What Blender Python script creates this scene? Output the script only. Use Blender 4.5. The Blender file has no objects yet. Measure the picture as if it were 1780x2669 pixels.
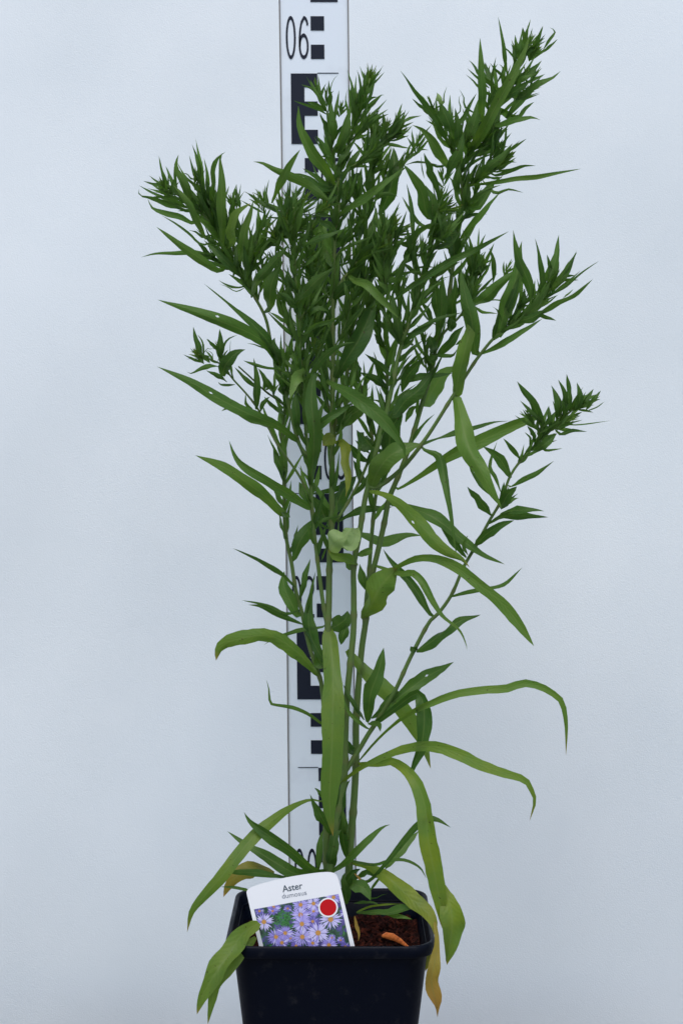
import bpy, math, random
from mathutils import Vector
R = math.radians

# ------------------------------------------------------------------ camera
SC = bpy.context.scene
SRC_W, SRC_H, FPX = 1780.0, 2669.0, 4331.5
CAM_Y, CAM_Z, PITCH = -1.2, 0.464, 0.05285
cam_data = bpy.data.cameras.new('camera')
cam_data.sensor_fit = 'VERTICAL'
cam_data.sensor_height = 24.0
cam_data.lens = 24.0 * FPX / SRC_H
cam_data.clip_start = 0.02
cam_data.clip_end = 100
cam = bpy.data.objects.new('camera', cam_data)
SC.collection.objects.link(cam)
cam.location = (0, CAM_Y, CAM_Z)
cam.rotation_euler = (math.pi / 2 - PITCH, 0, 0)
SC.camera = cam

# ------------------------------------------------------------------ sky, sun, exposure
world = bpy.data.worlds.new('World')
SC.world = world
world.use_nodes = True
wn = world.node_tree.nodes
sky = wn.new('ShaderNodeTexSky')
sky.sky_type = 'NISHITA'
sky.sun_disc = False
SUN_EL, SUN_AZ = R(60), R(-22)      # high, soft, from the camera's side
sky.sun_elevation = SUN_EL
sky.sun_rotation = math.pi + SUN_AZ
sky.air_density = 1.0
sky.dust_density = 2.2
sky.ozone_density = 1.0
wn['Background'].inputs['Strength'].default_value = 0.145
world.node_tree.links.new(sky.outputs[0], wn['Background'].inputs[0])
sun_data = bpy.data.lights.new('sun', 'SUN')
sun_data.energy = 1.5
sun_data.angle = R(40)
sun_data.color = (1.0, 0.96, 0.89)
sun = bpy.data.objects.new('sun', sun_data)
SC.collection.objects.link(sun)
sdir = Vector((math.sin(SUN_AZ) * math.cos(SUN_EL), -math.cos(SUN_AZ) * math.cos(SUN_EL), math.sin(SUN_EL)))
sun.rotation_euler = sdir.to_track_quat('Z', 'Y').to_euler()
SC.view_settings.view_transform = 'Standard'
SC.view_settings.look = 'None'
SC.view_settings.gamma = 1.0
SC.view_settings.exposure = 0.20
SC.view_settings.use_curve_mapping = False
SC.render.engine = 'CYCLES'

COL = SC.collection
rng = random.Random(7)

# ------------------------------------------------------------------ helpers
CAM = Vector((0, CAM_Y, CAM_Z))
FWD = Vector((0, math.cos(PITCH), -math.sin(PITCH)))
UP = Vector((0, math.sin(PITCH), math.cos(PITCH)))
RIGHT = Vector((1, 0, 0))
PLANT_Y = -0.085                     # the plant's own vertical plane, through the pot's middle


def ray(px, py):
    return FWD + RIGHT * ((px - SRC_W / 2) / FPX) - UP * ((py - SRC_H / 2) / FPX)


def at(px, py, d):
    """Point of the plant whose depth is d centimetres in front of the plant's plane."""
    r = ray(px, py)
    y = PLANT_Y - d / 100.0
    return CAM + r * ((y - CAM_Y) / r.y)


def on_plane(px, py, p0, n):
    r = ray(px, py)
    return CAM + r * ((p0 - CAM).dot(n) / r.dot(n))


def mat(name, color=(0.5, 0.5, 0.5), rough=0.5, spec=0.5):
    m = bpy.data.materials.new(name)
    m.use_nodes = True
    b = m.node_tree.nodes['Principled BSDF']
    b.inputs['Base Color'].default_value = (*color, 1)
    b.inputs['Roughness'].default_value = rough
    b.inputs['Specular IOR Level'].default_value = spec
    return m


def nd(m, typ, **kw):
    n = m.node_tree.nodes.new(typ)
    for k, v in kw.items():
        setattr(n, k, v)
    return n


def ln(m, a, b):
    m.node_tree.links.new(a, b)


def bsdf(m):
    return m.node_tree.nodes['Principled BSDF']


def ramp(m, stops):
    n = nd(m, 'ShaderNodeValToRGB')
    e = n.color_ramp.elements
    while len(e) < len(stops):
        e.new(0.5)
    for i, (p, c) in enumerate(stops):
        e[i].position = p
        e[i].color = (*c, 1)
    return n


def noise(m, scale, detail=4, coord='Object', rough=0.5, stretch=None):
    t = nd(m, 'ShaderNodeTexCoord')
    n = nd(m, 'ShaderNodeTexNoise')
    n.inputs['Scale'].default_value = scale
    n.inputs['Detail'].default_value = detail
    n.inputs['Roughness'].default_value = rough
    if stretch:
        mp = nd(m, 'ShaderNodeMapping')
        mp.inputs['Scale'].default_value = stretch
        ln(m, t.outputs[coord], mp.inputs[0])
        ln(m, mp.outputs[0], n.inputs['Vector'])
    else:
        ln(m, t.outputs[coord], n.inputs['Vector'])
    return n


def bump(m, src, strength, dist):
    b = nd(m, 'ShaderNodeBump')
    b.inputs['Strength'].default_value = strength
    b.inputs['Distance'].default_value = dist
    ln(m, src, b.inputs['Height'])
    ln(m, b.outputs[0], bsdf(m).inputs['Normal'])


def obj(name, verts, faces, material=None, parent=None, smooth=False):
    me = bpy.data.meshes.new(name)
    me.from_pydata([tuple(v) for v in verts], [], faces)
    me.update()
    if material:
        me.materials.append(material)
    if smooth:
        me.polygons.foreach_set('use_smooth', [True] * len(me.polygons))
    o = bpy.data.objects.new(name, me)
    COL.objects.link(o)
    if parent:
        o.parent = parent
        o.matrix_parent_inverse = parent.matrix_world.inverted()
    return o


def empty(name, loc):
    o = bpy.data.objects.new(name, None)
    COL.objects.link(o)
    o.location = loc
    o.empty_display_size = 0.02
    bpy.context.view_layer.update()
    return o


def tag(o, label=None, cat=None, kind=None):
    if label:
        o['label'] = label
    if cat:
        o['category'] = cat
    if kind:
        o['kind'] = kind


def catmull(pts, n):
    """n+1 points along a Catmull-Rom curve through pts (tuples of any length), even in arc length."""
    pts = [Vector(p) for p in pts]
    if len(pts) == 2:
        pts = [pts[0], (pts[0] + pts[1]) / 2, pts[1]]
    ext = [pts[0] * 2 - pts[1]] + pts + [pts[-1] * 2 - pts[-2]]
    dense = []
    for i in range(1, len(ext) - 2):
        p0, p1, p2, p3 = ext[i - 1:i + 3]
        for k in range(12):
            t = k / 12
            dense.append(0.5 * ((2 * p1) + (p2 - p0) * t + (2 * p0 - 5 * p1 + 4 * p2 - p3) * t * t
                                + (3 * p1 - p0 - 3 * p2 + p3) * t ** 3))
    dense.append(pts[-1])
    cum = [0]
    for a, b in zip(dense, dense[1:]):
        cum.append(cum[-1] + (b - a).length)
    out, j = [], 0
    for i in range(n + 1):
        s = cum[-1] * i / n
        while j < len(cum) - 2 and cum[j + 1] < s:
            j += 1
        u = (s - cum[j]) / max(cum[j + 1] - cum[j], 1e-9)
        out.append(dense[j].lerp(dense[j + 1], min(max(u, 0), 1)))
    return out, cum[-1]


# ------------------------------------------------------------------ materials
cloth = mat('white_cloth', (0.72, 0.74, 0.77), 0.9, 0.15)
n1 = noise(cloth, 5.0, 5, rough=0.6)
cr = ramp(cloth, [(0.32, (0.690, 0.748, 0.780)), (0.68, (0.745, 0.796, 0.822))])
ln(cloth, n1.outputs[0], cr.inputs[0])
ln(cloth, cr.outputs[0], bsdf(cloth).inputs['Base Color'])
n2 = noise(cloth, 900, 3)
bump(cloth, n2.outputs[0], 0.35, 0.0006)

staff_white = mat('staff_white', (0.88, 0.90, 0.93), 0.35, 0.5)
n1 = noise(staff_white, 40, 6)
cr = ramp(staff_white, [(0.25, (0.75, 0.81, 0.88)), (0.45, (0.82, 0.89, 0.96))])
ln(staff_white, n1.outputs[0], cr.inputs[0])
ln(staff_white, cr.outputs[0], bsdf(staff_white).inputs['Base Color'])
staff_black = mat('staff_black', (0.010, 0.014, 0.028), 0.55, 0.25)
staff_edge = mat('staff_edge', (0.20, 0.19, 0.18), 0.5, 0.5)

pot_mat = mat('black_plastic', (0.001, 0.0024, 0.008), 0.42, 0.11)
n1 = noise(pot_mat, 260, 4)
bump(pot_mat, n1.outputs[0], 0.12, 0.0006)
n2 = noise(pot_mat, 55, 5, rough=0.7)
cr = ramp(pot_mat, [(0.3, (0.34, 0.34, 0.34)), (0.75, (0.55, 0.55, 0.55))])
ln(pot_mat, n2.outputs[0], cr.inputs[0])
ln(pot_mat, cr.outputs[0], bsdf(pot_mat).inputs['Roughness'])

nd1 = noise(pot_mat, 75, 8, rough=0.75)
dr = ramp(pot_mat, [(0.56, (0.0008, 0.0022, 0.0075)), (0.72, (0.014, 0.015, 0.019))])
ln(pot_mat, nd1.outputs[0], dr.inputs[0])
ln(pot_mat, dr.outputs[0], bsdf(pot_mat).inputs['Base Color'])

soil_mat = mat('peat', (0.03, 0.012, 0.008), 0.95, 0.1)
n1 = noise(soil_mat, 160, 6, rough=0.7)
cr = ramp(soil_mat, [(0.38, (0.004, 0.002, 0.002)), (0.52, (0.034, 0.009, 0.007)), (0.70, (0.15, 0.036, 0.018))])
ln(soil_mat, n1.outputs[0], cr.inputs[0])
ln(soil_mat, cr.outputs[0], bsdf(soil_mat).inputs['Base Color'])
bump(soil_mat, n1.outputs[0], 1.0, 0.004)

chip_mat = mat('orange_bark', (0.55, 0.14, 0.04), 0.6, 0.3)
n1 = noise(chip_mat, 120, 5, stretch=(1, 4, 4))
cr = ramp(chip_mat, [(0.25, (0.38, 0.06, 0.015)), (0.5, (0.85, 0.22, 0.045))])
ln(chip_mat, n1.outputs[0], cr.inputs[0])
ln(chip_mat, cr.outputs[0], bsdf(chip_mat).inputs['Base Color'])


def attr(m, name):
    a = nd(m, 'ShaderNodeAttribute')
    a.attribute_name = name
    return a


def mix(m, fac, a, b, blend='MIX'):
    n = nd(m, 'ShaderNodeMix')
    n.data_type = 'RGBA'
    n.blend_type = blend
    for sock, v in ((n.inputs[0], fac), (n.inputs[6], a), (n.inputs[7], b)):
        if hasattr(v, 'links') or hasattr(v, 'is_linked'):
            ln(m, v, sock)
        elif isinstance(v, tuple):
            sock.default_value = (*v, 1)
        else:
            sock.default_value = v
    return n.outputs[2]


def math_node(m, op, a, b=None, clamp=False):
    n = nd(m, 'ShaderNodeMath', operation=op, use_clamp=clamp)
    for i, v in enumerate((a, b)):
        if v is None:
            continue
        if isinstance(v, (int, float)):
            n.inputs[i].default_value = v
        else:
            ln(m, v, n.inputs[i])
    return n.outputs[0]


# leaf: 'tone' attribute = (yellowness, brownness, per-leaf random), 'span' = (along, across, paleness)
leaf_mat = mat('leaf', (0.08, 0.16, 0.03), 0.45, 0.30)
tone = attr(leaf_mat, 'tone')
span = attr(leaf_mat, 'span')
ts = nd(leaf_mat, 'ShaderNodeSeparateXYZ')
ln(leaf_mat, tone.outputs['Vector'], ts.inputs[0])
ss = nd(leaf_mat, 'ShaderNodeSeparateXYZ')
ln(leaf_mat, span.outputs['Vector'], ss.inputs[0])
base = mix(leaf_mat, ts.outputs[2], (0.036, 0.098, 0.018), (0.112, 0.222, 0.046))
nyl = noise(leaf_mat, 48, 5, rough=0.6)
yl = ramp(leaf_mat, [(0.36, (0.25, 0.25, 0.25)), (0.64, (1, 1, 1))])
ln(leaf_mat, nyl.outputs[0], yl.inputs[0])
ylf = math_node(leaf_mat, 'MULTIPLY', math_node(leaf_mat, 'MULTIPLY', ts.outputs[0], yl.outputs[0]), 1.15, True)
base = mix(leaf_mat, ylf, base, (0.26, 0.31, 0.022))
ns = noise(leaf_mat, 95, 4)
patch = ramp(leaf_mat, [(0.35, (0, 0, 0)), (0.7, (1, 1, 1))])
ln(leaf_mat, ns.outputs[0], patch.inputs[0])
pf = math_node(leaf_mat, 'MULTIPLY', patch.outputs[0], 0.30)
base = mix(leaf_mat, pf, base, (0.112, 0.188, 0.036))
brown_f = math_node(leaf_mat, 'MULTIPLY', ts.outputs[1], 1.0, True)
base = mix(leaf_mat, brown_f, base, (0.40, 0.23, 0.05))
base = mix(leaf_mat, ss.outputs[2], base, (0.33, 0.45, 0.20))
across = math_node(leaf_mat, 'ABSOLUTE', ss.outputs[1])
rib = nd(leaf_mat, 'ShaderNodeMapRange')
rib.inputs['From Min'].default_value = 0.03
rib.inputs['From Max'].default_value = 0.13
rib.inputs['To Min'].default_value = 0.26
rib.inputs['To Max'].default_value = 0.0
ln(leaf_mat, across, rib.inputs['Value'])
base = mix(leaf_mat, rib.outputs[0], base, (0.20, 0.26, 0.09))
# small brown specks
nsp = noise(leaf_mat, 420, 1)
sp = ramp(leaf_mat, [(0.735, (0, 0, 0)), (0.76, (1, 1, 1))])
ln(leaf_mat, nsp.outputs[0], sp.inputs[0])
spf = math_node(leaf_mat, 'MULTIPLY', sp.outputs[0], 0.7)
base = mix(leaf_mat, spf, base, (0.06, 0.05, 0.02))
ln(leaf_mat, base, bsdf(leaf_mat).inputs['Base Color'])
# side veins as fine relief
w = math_node(leaf_mat, 'ADD', math_node(leaf_mat, 'MULTIPLY', ss.outputs[0], 95.0), math_node(leaf_mat, 'MULTIPLY', ns.outputs[0], 16.0))
w2 = math_node(leaf_mat, 'MULTIPLY', across, 14.0)
w3 = math_node(leaf_mat, 'SINE', math_node(leaf_mat, 'SUBTRACT', w, w2))
hsum = math_node(leaf_mat, 'ADD', math_node(leaf_mat, 'MULTIPLY', w3, 0.10), ns.outputs[0])
bump(leaf_mat, hsum, 0.6, 0.0007)
tr = nd(leaf_mat, 'ShaderNodeBsdfTranslucent')
trc = mix(leaf_mat, 1.0, base, (1.25, 1.35, 0.55), 'MULTIPLY')
ln(leaf_mat, trc, tr.inputs[0])
mx = nd(leaf_mat, 'ShaderNodeMixShader')
mx.inputs[0].default_value = 0.46
ln(leaf_mat, bsdf(leaf_mat).outputs[0], mx.inputs[1])
ln(leaf_mat, tr.outputs[0], mx.inputs[2])
ln(leaf_mat, mx.outputs[0], leaf_mat.node_tree.nodes['Material Output'].inputs[0])

stem_mat = mat('stem', (0.10, 0.16, 0.05), 0.6, 0.18)
tone = attr(stem_mat, 'tone')
ts = nd(stem_mat, 'ShaderNodeSeparateXYZ')
ln(stem_mat, tone.outputs['Vector'], ts.inputs[0])
ns = noise(stem_mat, 60, 4, stretch=(1, 1, 0.25))
sb = mix(stem_mat, ns.outputs[0], (0.068, 0.135, 0.028), (0.120, 0.195, 0.055))
sb = mix(stem_mat, ts.outputs[1], sb, (0.17, 0.11, 0.06))
ln(stem_mat, sb, bsdf(stem_mat).inputs['Base Color'])
ns2 = noise(stem_mat, 700, 2, stretch=(1, 1, 0.06))
bump(stem_mat, ns2.outputs[0], 0.4, 0.0005)

# ------------------------------------------------------------------ backdrop, stand and ground
WALL_Y, GROUND_Z = 0.22, -0.80
prof = []
for i in range(100):
    z = GROUND_Z + 0.01 + i * 0.025
    prof.append((WALL_Y + (0.10 * max(0, z + 0.1) ** 2), z))     # made-up backward lean, so skylight brightens the cloth towards its top
NX = 110
bv, bf = [], []
for j, (y, z) in enumerate(prof):
    for i in range(NX + 1):
        x = -1.5 + 3.0 * i / NX
        w_ = 0.0045 * math.sin(x * 7 + 0.8 * math.sin(z * 3)) + 0.0026 * math.sin(x * 15 + z * 6 + 1.3) \
            + 0.0024 * math.sin(z * 12 + x * 5) + 0.0008 * math.sin(x * 41 - z * 19)
        bv.append((x, y + w_, z))
for j in range(len(prof) - 1):
    for i in range(NX):
        a = j * (NX + 1) + i
        bf.append((a, a + 1, a + NX + 2, a + NX + 1))
bd = obj('backdrop', bv, bf, cloth, smooth=True)
tag(bd, 'plain pale bluish white cloth backdrop hanging behind the plant', 'backdrop', 'structure')
ground_mat = mat('paving', (0.20, 0.20, 0.20), 0.9, 0.2)
n1 = noise(ground_mat, 6, 6)
cr = ramp(ground_mat, [(0.3, (0.15, 0.15, 0.15)), (0.7, (0.24, 0.24, 0.235))])
ln(ground_mat, n1.outputs[0], cr.inputs[0])
ln(ground_mat, cr.outputs[0], bsdf(ground_mat).inputs['Base Color'])
gnd = obj('ground', [(-30, -30, GROUND_Z), (30, -30, GROUND_Z), (30, 30, GROUND_Z), (-30, 30, GROUND_Z)], [(0, 1, 2, 3)], ground_mat)
tag(gnd, 'grey paved ground below the stand', 'ground', 'structure')
stand_mat = mat('grey_stand', (0.22, 0.225, 0.235), 0.6, 0.3)
n1 = noise(stand_mat, 30, 4)
bump(stand_mat, n1.outputs[0], 0.1, 0.001)
vx = [(-0.30, 0.28), (-0.36, 0.05)]
bxv = [(x, y, z) for z in (GROUND_Z, -0.0005) for x, y in ((-0.30, -0.36), (0.28, -0.36), (0.28, 0.05), (-0.30, 0.05))]
stand = obj('stand', bxv, [(3, 2, 1, 0), (4, 5, 6, 7), (0, 1, 5, 4), (1, 2, 6, 5), (2, 3, 7, 6), (3, 0, 4, 7)], stand_mat)
tag(stand, 'low grey stand carrying the pot and the staff', 'stand', 'structure')

# ------------------------------------------------------------------ levelling staff
SP, SN = Vector((0, 0, 0)), Vector((0, -1, 0))


def sp(px, py, out=0.0):
    return on_plane(px, py, Vector((0, -out, 0)), SN)


def lx(y):    # left and right edge of the board in the photograph
    return 729.5 + 26.5 * (y / 2250) ** 0.8 if y > 0 else 729.5 + 0.012 * y


def rx(y):
    return 905.0 + 20.0 * (y / 2250) ** 0.9 if y > 0 else 905 + 0.009 * y


staff = empty('levelling_staff', (0, 0.005, 0))
tag(staff, 'white levelling staff with black block graduations and numerals standing behind the plant', 'measuring staff')
TOPY, BOTY = -420, 2795


def extrude_poly(name, pts, back, material, parent):
    """pts: front outline (world), extruded back along +Y by 'back'."""
    n = len(pts)
    v = list(pts) + [p + Vector((0, back, 0)) for p in pts]
    f = [tuple(range(n)), tuple(range(2 * n - 1, n - 1, -1))]
    f += [(i, i + n, (i + 1) % n + n, (i + 1) % n) for i in range(n)]
    return obj(name, v, f, material, parent)


ys = [TOPY + (BOTY - TOPY) * i / 12 for i in range(13)]
extrude_poly('board', [sp(lx(y), y) for y in ys] + [sp(rx(y), y) for y in reversed(ys)], 0.010, staff_white, staff)
for fx, s in ((lx, -1), (rx, 1)):
    o1 = [sp(fx(y) + s * 0.4, y, 0.0012) for y in ys]
    o2 = [sp(fx(y) + s * 3.6, y, 0.0012) for y in ys]
    extrude_poly('edge_rail', o1 + list(reversed(o2)), 0.013, staff_edge, staff)


def mark(pts, name='graduation_mark', out=0.0004):
    extrude_poly(name, [sp(x, y, out) for x, y in pts], 0.0003, staff_black, staff)


def shx(y):   # sideways drift of the printed column with the staff's slight lean
    return 21.0 * (y / 2000.0)


def rect(x0, y0, x1, y1):
    mark([(x0 + shx(y0), y0), (x1 + shx(y0), y0), (x1 + shx(y1), y1), (x0 + shx(y1), y1)])


def ypx(z):   # photograph row of a staff reading
    th = math.atan2(0.350 - z, 1.2)
    return 1334.5 + FPX * math.tan(th - PITCH)


def digit(ch, x0, y0, x1, y1):
    """Narrow numerals: ribbons drawn in a unit box, stretched to the staff's tall proportions."""
    def arc(cx, cy, rx_, ry_, a0, a1, n=26):
        return [(cx + rx_ * math.cos(R(a0 + (a1 - a0) * i / n)), cy + ry_ * math.sin(R(a0 + (a1 - a0) * i / n)))
                for i in range(n + 1)]
    t = 0.095
    h = t
    S = {'0': [arc(0.5, 0.5, 0.5 - h, 0.5 - h * 0.45, 0, 360)],
         '1': [[(0.2, 0.22), (0.55, 0.03), (0.55, 1.0)]],
         '2': [arc(0.5, 0.27, 0.40, 0.225, 180, 385) + [(0.15, 0.85), (0.08, 0.955), (0.98, 0.955)]],
         '3': [arc(0.45, 0.26, 0.38, 0.215, 190, 440), arc(0.45, 0.72, 0.42, 0.235, 280, 530)],
         '4': [[(0.72, 1.0), (0.72, 0.05), (0.05, 0.72), (1.0, 0.72)]],
         '5': [[(0.92, 0.045), (0.22, 0.045), (0.15, 0.45)] + arc(0.48, 0.67, 0.42, 0.285, 225, 530)],
         '6': [arc(0.52, 0.70, 0.40, 0.255, 0, 360), [(0.90, 0.22)] + arc(0.56, 0.25, 0.36, 0.205, 340, 270, 10)
               + [(0.30, 0.16), (0.18, 0.32), (0.12, 0.5), (0.12, 0.72)]]}
    verts, faces = [], []
    for st in S[ch]:
        closed = abs(st[0][0] - st[-1][0]) + abs(st[0][1] - st[-1][1]) < 1e-6
        m = len(st)
        off = len(verts)
        for i, (x, y) in enumerate(st):
            a = st[i - 1] if i else (st[-2] if closed else st[0])
            b = st[i + 1] if i < m - 1 else (st[1] if closed else st[-1])
            # stroke of even weight before the numeral is stretched 0.5 : 1
            dx, dy = (b[0] - a[0]), (b[1] - a[1]) * 1.0
            l_ = math.hypot(dx, dy) or 1
            nx, ny = -dy / l_ * h, dx / l_ * h * 0.45
            for sgn in (-1, 1):
                X = x0 + (x + sgn * nx) * (x1 - x0)
                Y = y0 + (y + sgn * ny) * (y1 - y0)
                verts.append(sp(X + shx(Y), Y, 0.0004))
        for i in range(m - 1):
            faces.append((off + 2 * i, off + 2 * i + 1, off + 2 * i + 3, off + 2 * i + 2))
    obj('numeral', verts, faces, staff_black, staff)


for dm in range(0, 7):
    z0 = dm / 10
    left = dm % 2 == 1                       # odd decimetres carry the E on the left, even ones mirrored on the right
    yt, ym = ypx(z0 + 0.1), ypx(z0 + 0.05)
    cm = [ypx(z0 + 0.1 - i / 100) for i in range(11)]
    if left:
        ex0, ex1, c0, c1 = 756, 825, 756, 791
        q0, q1 = 790, 825
    else:
        ex0, ex1, c0, c1 = 809, 880, 845, 880
        q0, q1 = 809, 844
    # the E: column and three arms, as one outline
    if left:
        mark([(x + shx(y), y) for x, y in [(ex0, cm[0] + 1), (ex1, cm[0] + 1), (ex1, cm[1]), (c1, cm[1]), (c1, cm[2]),
              (ex1, cm[2]), (ex1, cm[3]), (c1, cm[3]), (c1, cm[4]), (ex1, cm[4]), (ex1, cm[5]), (ex0, cm[5])]])
        rect(825.5, cm[0] - 1, 880, cm[0] + 0.8)
    else:
        mark([(x + shx(y), y) for x, y in [(ex0, cm[0] + 1), (ex1, cm[0] + 1), (ex1, cm[5]), (ex0, cm[5]), (ex0, cm[4]),
              (c0, cm[4]), (c0, cm[3]), (ex0, cm[3]), (ex0, cm[2]), (c0, cm[2]), (c0, cm[1]), (ex0, cm[1])]])
        rect(756, cm[0] - 1, 808.5, cm[0] + 0.8)
    rect(q0, cm[6], q1, cm[7])
    rect(q0, cm[8], q1, cm[9])
    s = '%02d' % dm
    if left:
        digit(s[0], 832, cm[6] - 1, 858, cm[9] + 1)
        digit(s[1], 864, cm[6] - 1, 890, cm[9] + 1)
    else:
        digit(s[0], 744, cm[6] - 1, 770, cm[9] + 1)
        digit(s[1], 777, cm[6] - 1, 803, cm[9] + 1)

# ------------------------------------------------------------------ pot
POT_X, RIM_Z, HALF = -0.0072, 0.13, 0.068
pot = empty('plant_pot', (POT_X, PLANT_Y, 0))
tag(pot, 'square black plastic plant pot with rounded corners and rim', 'plant pot')


def rsq(half, rad, z, n=7):
    """Rounded square ring, counter-clockwise from above."""
    out = []
    for q in range(4):
        cx, cy = [(1, 1), (-1, 1), (-1, -1), (1, -1)][q]
        for i in range(n + 1):
            a = R(90 * q + 90 * i / n)
            out.append(Vector((POT_X + cx * (half - rad) + rad * math.cos(a),
                               PLANT_Y + cy * (half - rad) + rad * math.sin(a), z)))
    return out


def loft(name, rings, material, parent, cap0=False, cap1=False, smooth=True, sharp=None):
    n = len(rings[0])
    v = [p for r in rings for p in r]
    f = []
    for k in range(len(rings) - 1):
        for i in range(n):
            j = (i + 1) % n
            f.append((k * n + i, k * n + j, (k + 1) * n + j, (k + 1) * n + i))
    if cap0:
        f.append(tuple(range(n - 1, -1, -1)))
    if cap1:
        f.append(tuple(range((len(rings) - 1) * n, len(rings) * n)))
    o = obj(name, v, f, material, parent, smooth)
    if smooth and hasattr(o.data, 'set_sharp_from_angle'):
        o.data.set_sharp_from_angle(angle=R(50))
    return o


B0 = 0.0500
body = [rsq(B0 - 0.0015, 0.013, 0.0), rsq(B0, 0.014, 0.002)]
for i in range(1, 9):
    t = i / 8
    body.append(rsq(B0 + (0.0634 - B0) * t, 0.014 + 0.002 * t, 0.002 + (RIM_Z - 0.0075 - 0.002) * t))
inner = [rsq(0.0621 - (0.0621 - B0 + 0.0012) * i / 6, 0.015, RIM_Z - 0.0085 - (RIM_Z - 0.0085 - 0.003) * i / 6) for i in range(7)]
loft('body', body + inner, pot_mat, pot, cap0=True, cap1=True)
rim = [rsq(0.0628, 0.0155, RIM_Z - 0.0078), rsq(0.0670, 0.017, RIM_Z - 0.0080), rsq(0.0678, 0.018, RIM_Z - 0.0070),
       rsq(HALF, 0.018, RIM_Z - 0.0012), rsq(HALF - 0.0006, 0.018, RIM_Z - 0.0002), rsq(HALF - 0.0014, 0.0175, RIM_Z),
       rsq(HALF - 0.0026, 0.017, RIM_Z - 0.0004), rsq(HALF - 0.0032, 0.0165, RIM_Z - 0.0016),
       rsq(0.0626, 0.0155, RIM_Z - 0.010), rsq(0.0618, 0.0155, RIM_Z - 0.0078)]
loft('rim', rim, pot_mat, pot)

# ------------------------------------------------------------------ soil
SOIL_Z = RIM_Z - 0.019


def soil_h(x, y):
    return SOIL_Z + 0.0025 * math.sin(x * 90 + 1) * math.sin(y * 80) + 0.002 * math.sin(x * 210 + y * 170) \
        + 0.006 * math.exp(-((x - 0.0) ** 2 + y ** 2) / 0.0009)


sv, sf = [], []
NS = 46
for j in range(NS + 1):
    for i in range(NS + 1):
        u, v = -1 + 2 * i / NS, -1 + 2 * j / NS
        hs = 0.0605
        x, y = u * hs, v * hs
        if abs(u) > 0.8 and abs(v) > 0.8:     # rounded corners
            k = 0.93
            x, y = x * k, y * k
        sv.append((POT_X + x, PLANT_Y + y, soil_h(x, y) + rng.uniform(-0.0013, 0.0013)))
for j in range(NS):
    for i in range(NS):
        a = j * (NS + 1) + i
        sf.append((a, a + 1, a + NS + 2, a + NS + 1))
# fibres and crumbs lying on it
for k in range(1500):
    x, y = rng.uniform(-0.053, 0.053), rng.uniform(-0.053, 0.053)
    z = soil_h(x, y) + rng.uniform(0.0, 0.002)
    L, Wd = rng.uniform(0.002, 0.010), rng.uniform(0.0003, 0.0015)
    a, e = rng.uniform(0, math.pi), rng.uniform(-0.35, 0.35)
    dx = Vector((math.cos(a) * math.cos(e), math.sin(a) * math.cos(e), math.sin(e)))
    sd = dx.cross(Vector((0, 0, 1))).normalized()
    c = Vector((POT_X + x, PLANT_Y + y, z))
    o_ = len(sv)
    bend = Vector((0, 0, rng.uniform(0, 0.002)))
    for q, t in enumerate((-0.5, 0.0, 0.5)):
        m_ = c + dx * (L * t) + (bend if q == 1 else Vector())
        w_ = Wd * (1.0 if q == 1 else 0.4)
        sv += [m_ - sd * w_, m_ + Vector((0, 0, w_ * 1.3)), m_ + sd * w_]
    for q in range(2):
        b = o_ + 3 * q
        sf += [(b, b + 1, b + 4, b + 3), (b + 1, b + 2, b + 5, b + 4)]
soil = obj('potting_soil', sv, sf, soil_mat)
tag(soil, 'dark reddish brown fibrous potting soil filling the black pot', 'soil', 'stuff')

# the orange chip lying on the soil
P0 = Vector((0, 0, SOIL_Z + 0.0045))


def onsoil(px, py, up=0.0):
    return on_plane(px, py, P0 + Vector((0, 0, up)), Vector((0, 0, 1)))


def tl(tile, x, y):
    ox, oy, s = TILES[tile]
    return ox + x / s, oy + y / s


TILES = {'a': (350, 380, 3.92), 'b': (650, 180, 3.92), 'c': (650, 480, 3.92), 'd': (950, 380, 3.92),
         'e': (1030, 40, 3.6465), 'f': (650, 800, 3.92), 'g': (950, 700, 3.92), 'h': (700, 1150, 3.92),
         'i': (780, 1900, 3.92), 'j': (480, 700, 4.9), 'k': (400, 1000, 2.6133), 'l': (900, 1000, 2.24),
         'm': (450, 1500, 2.6133), 'n': (850, 1600, 2.24), 'o': (450, 2050, 1.96), 'p': (860, 2240, 4.3556),
         'q': (940, 500, 2.24), 'r': (340, 0, 2.24), 't': (340, 500, 2.24), 'u': (940, 0, 2.24),
         'v': (620, 2240, 4.612), 's': (0, 0, 1)}

cv, cf = [], []
spine = [(585, 860), (640, 868), (720, 890), (800, 930), (860, 965), (903, 985)]
wid = [0.0012, 0.0036, 0.0042, 0.0034, 0.0020, 0.0003]
for (x, y), w_ in zip(spine, wid):
    c = onsoil(*tl('p', x, y), 0.003)
    for t in range(7):
        a = math.pi * t / 6
        cv.append(c + Vector((0.15 * w_ * math.cos(a), -w_ * math.cos(a), w_ * 0.95 * math.sin(a) - 0.001)))
    for t in range(7):
        a = math.pi * (6 - t) / 6
        cv.append(c + Vector((0.12 * w_ * math.cos(a), -w_ * 0.72 * math.cos(a), w_ * 0.62 * math.sin(a) - 0.0013)))
for k in range(len(spine) - 1):
    for i in range(14):
        j = (i + 1) % 14
        cf.append((k * 14 + i, k * 14 + j, (k + 1) * 14 + j, (k + 1) * 14 + i))
chip = obj('bark_chip', cv, cf, chip_mat, smooth=True)
tag(chip, 'curved orange chip of bark lying on the dark soil', 'bark chip')

# ------------------------------------------------------------------ the aster plant
plant = empty('aster_plant', (POT_X, PLANT_Y, SOIL_Z))
tag(plant, 'tall bushy green aster with narrow leaves growing in the black pot', 'plant')

STEM_PTS = []          # (px, py, d) samples of every stem built so far


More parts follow.
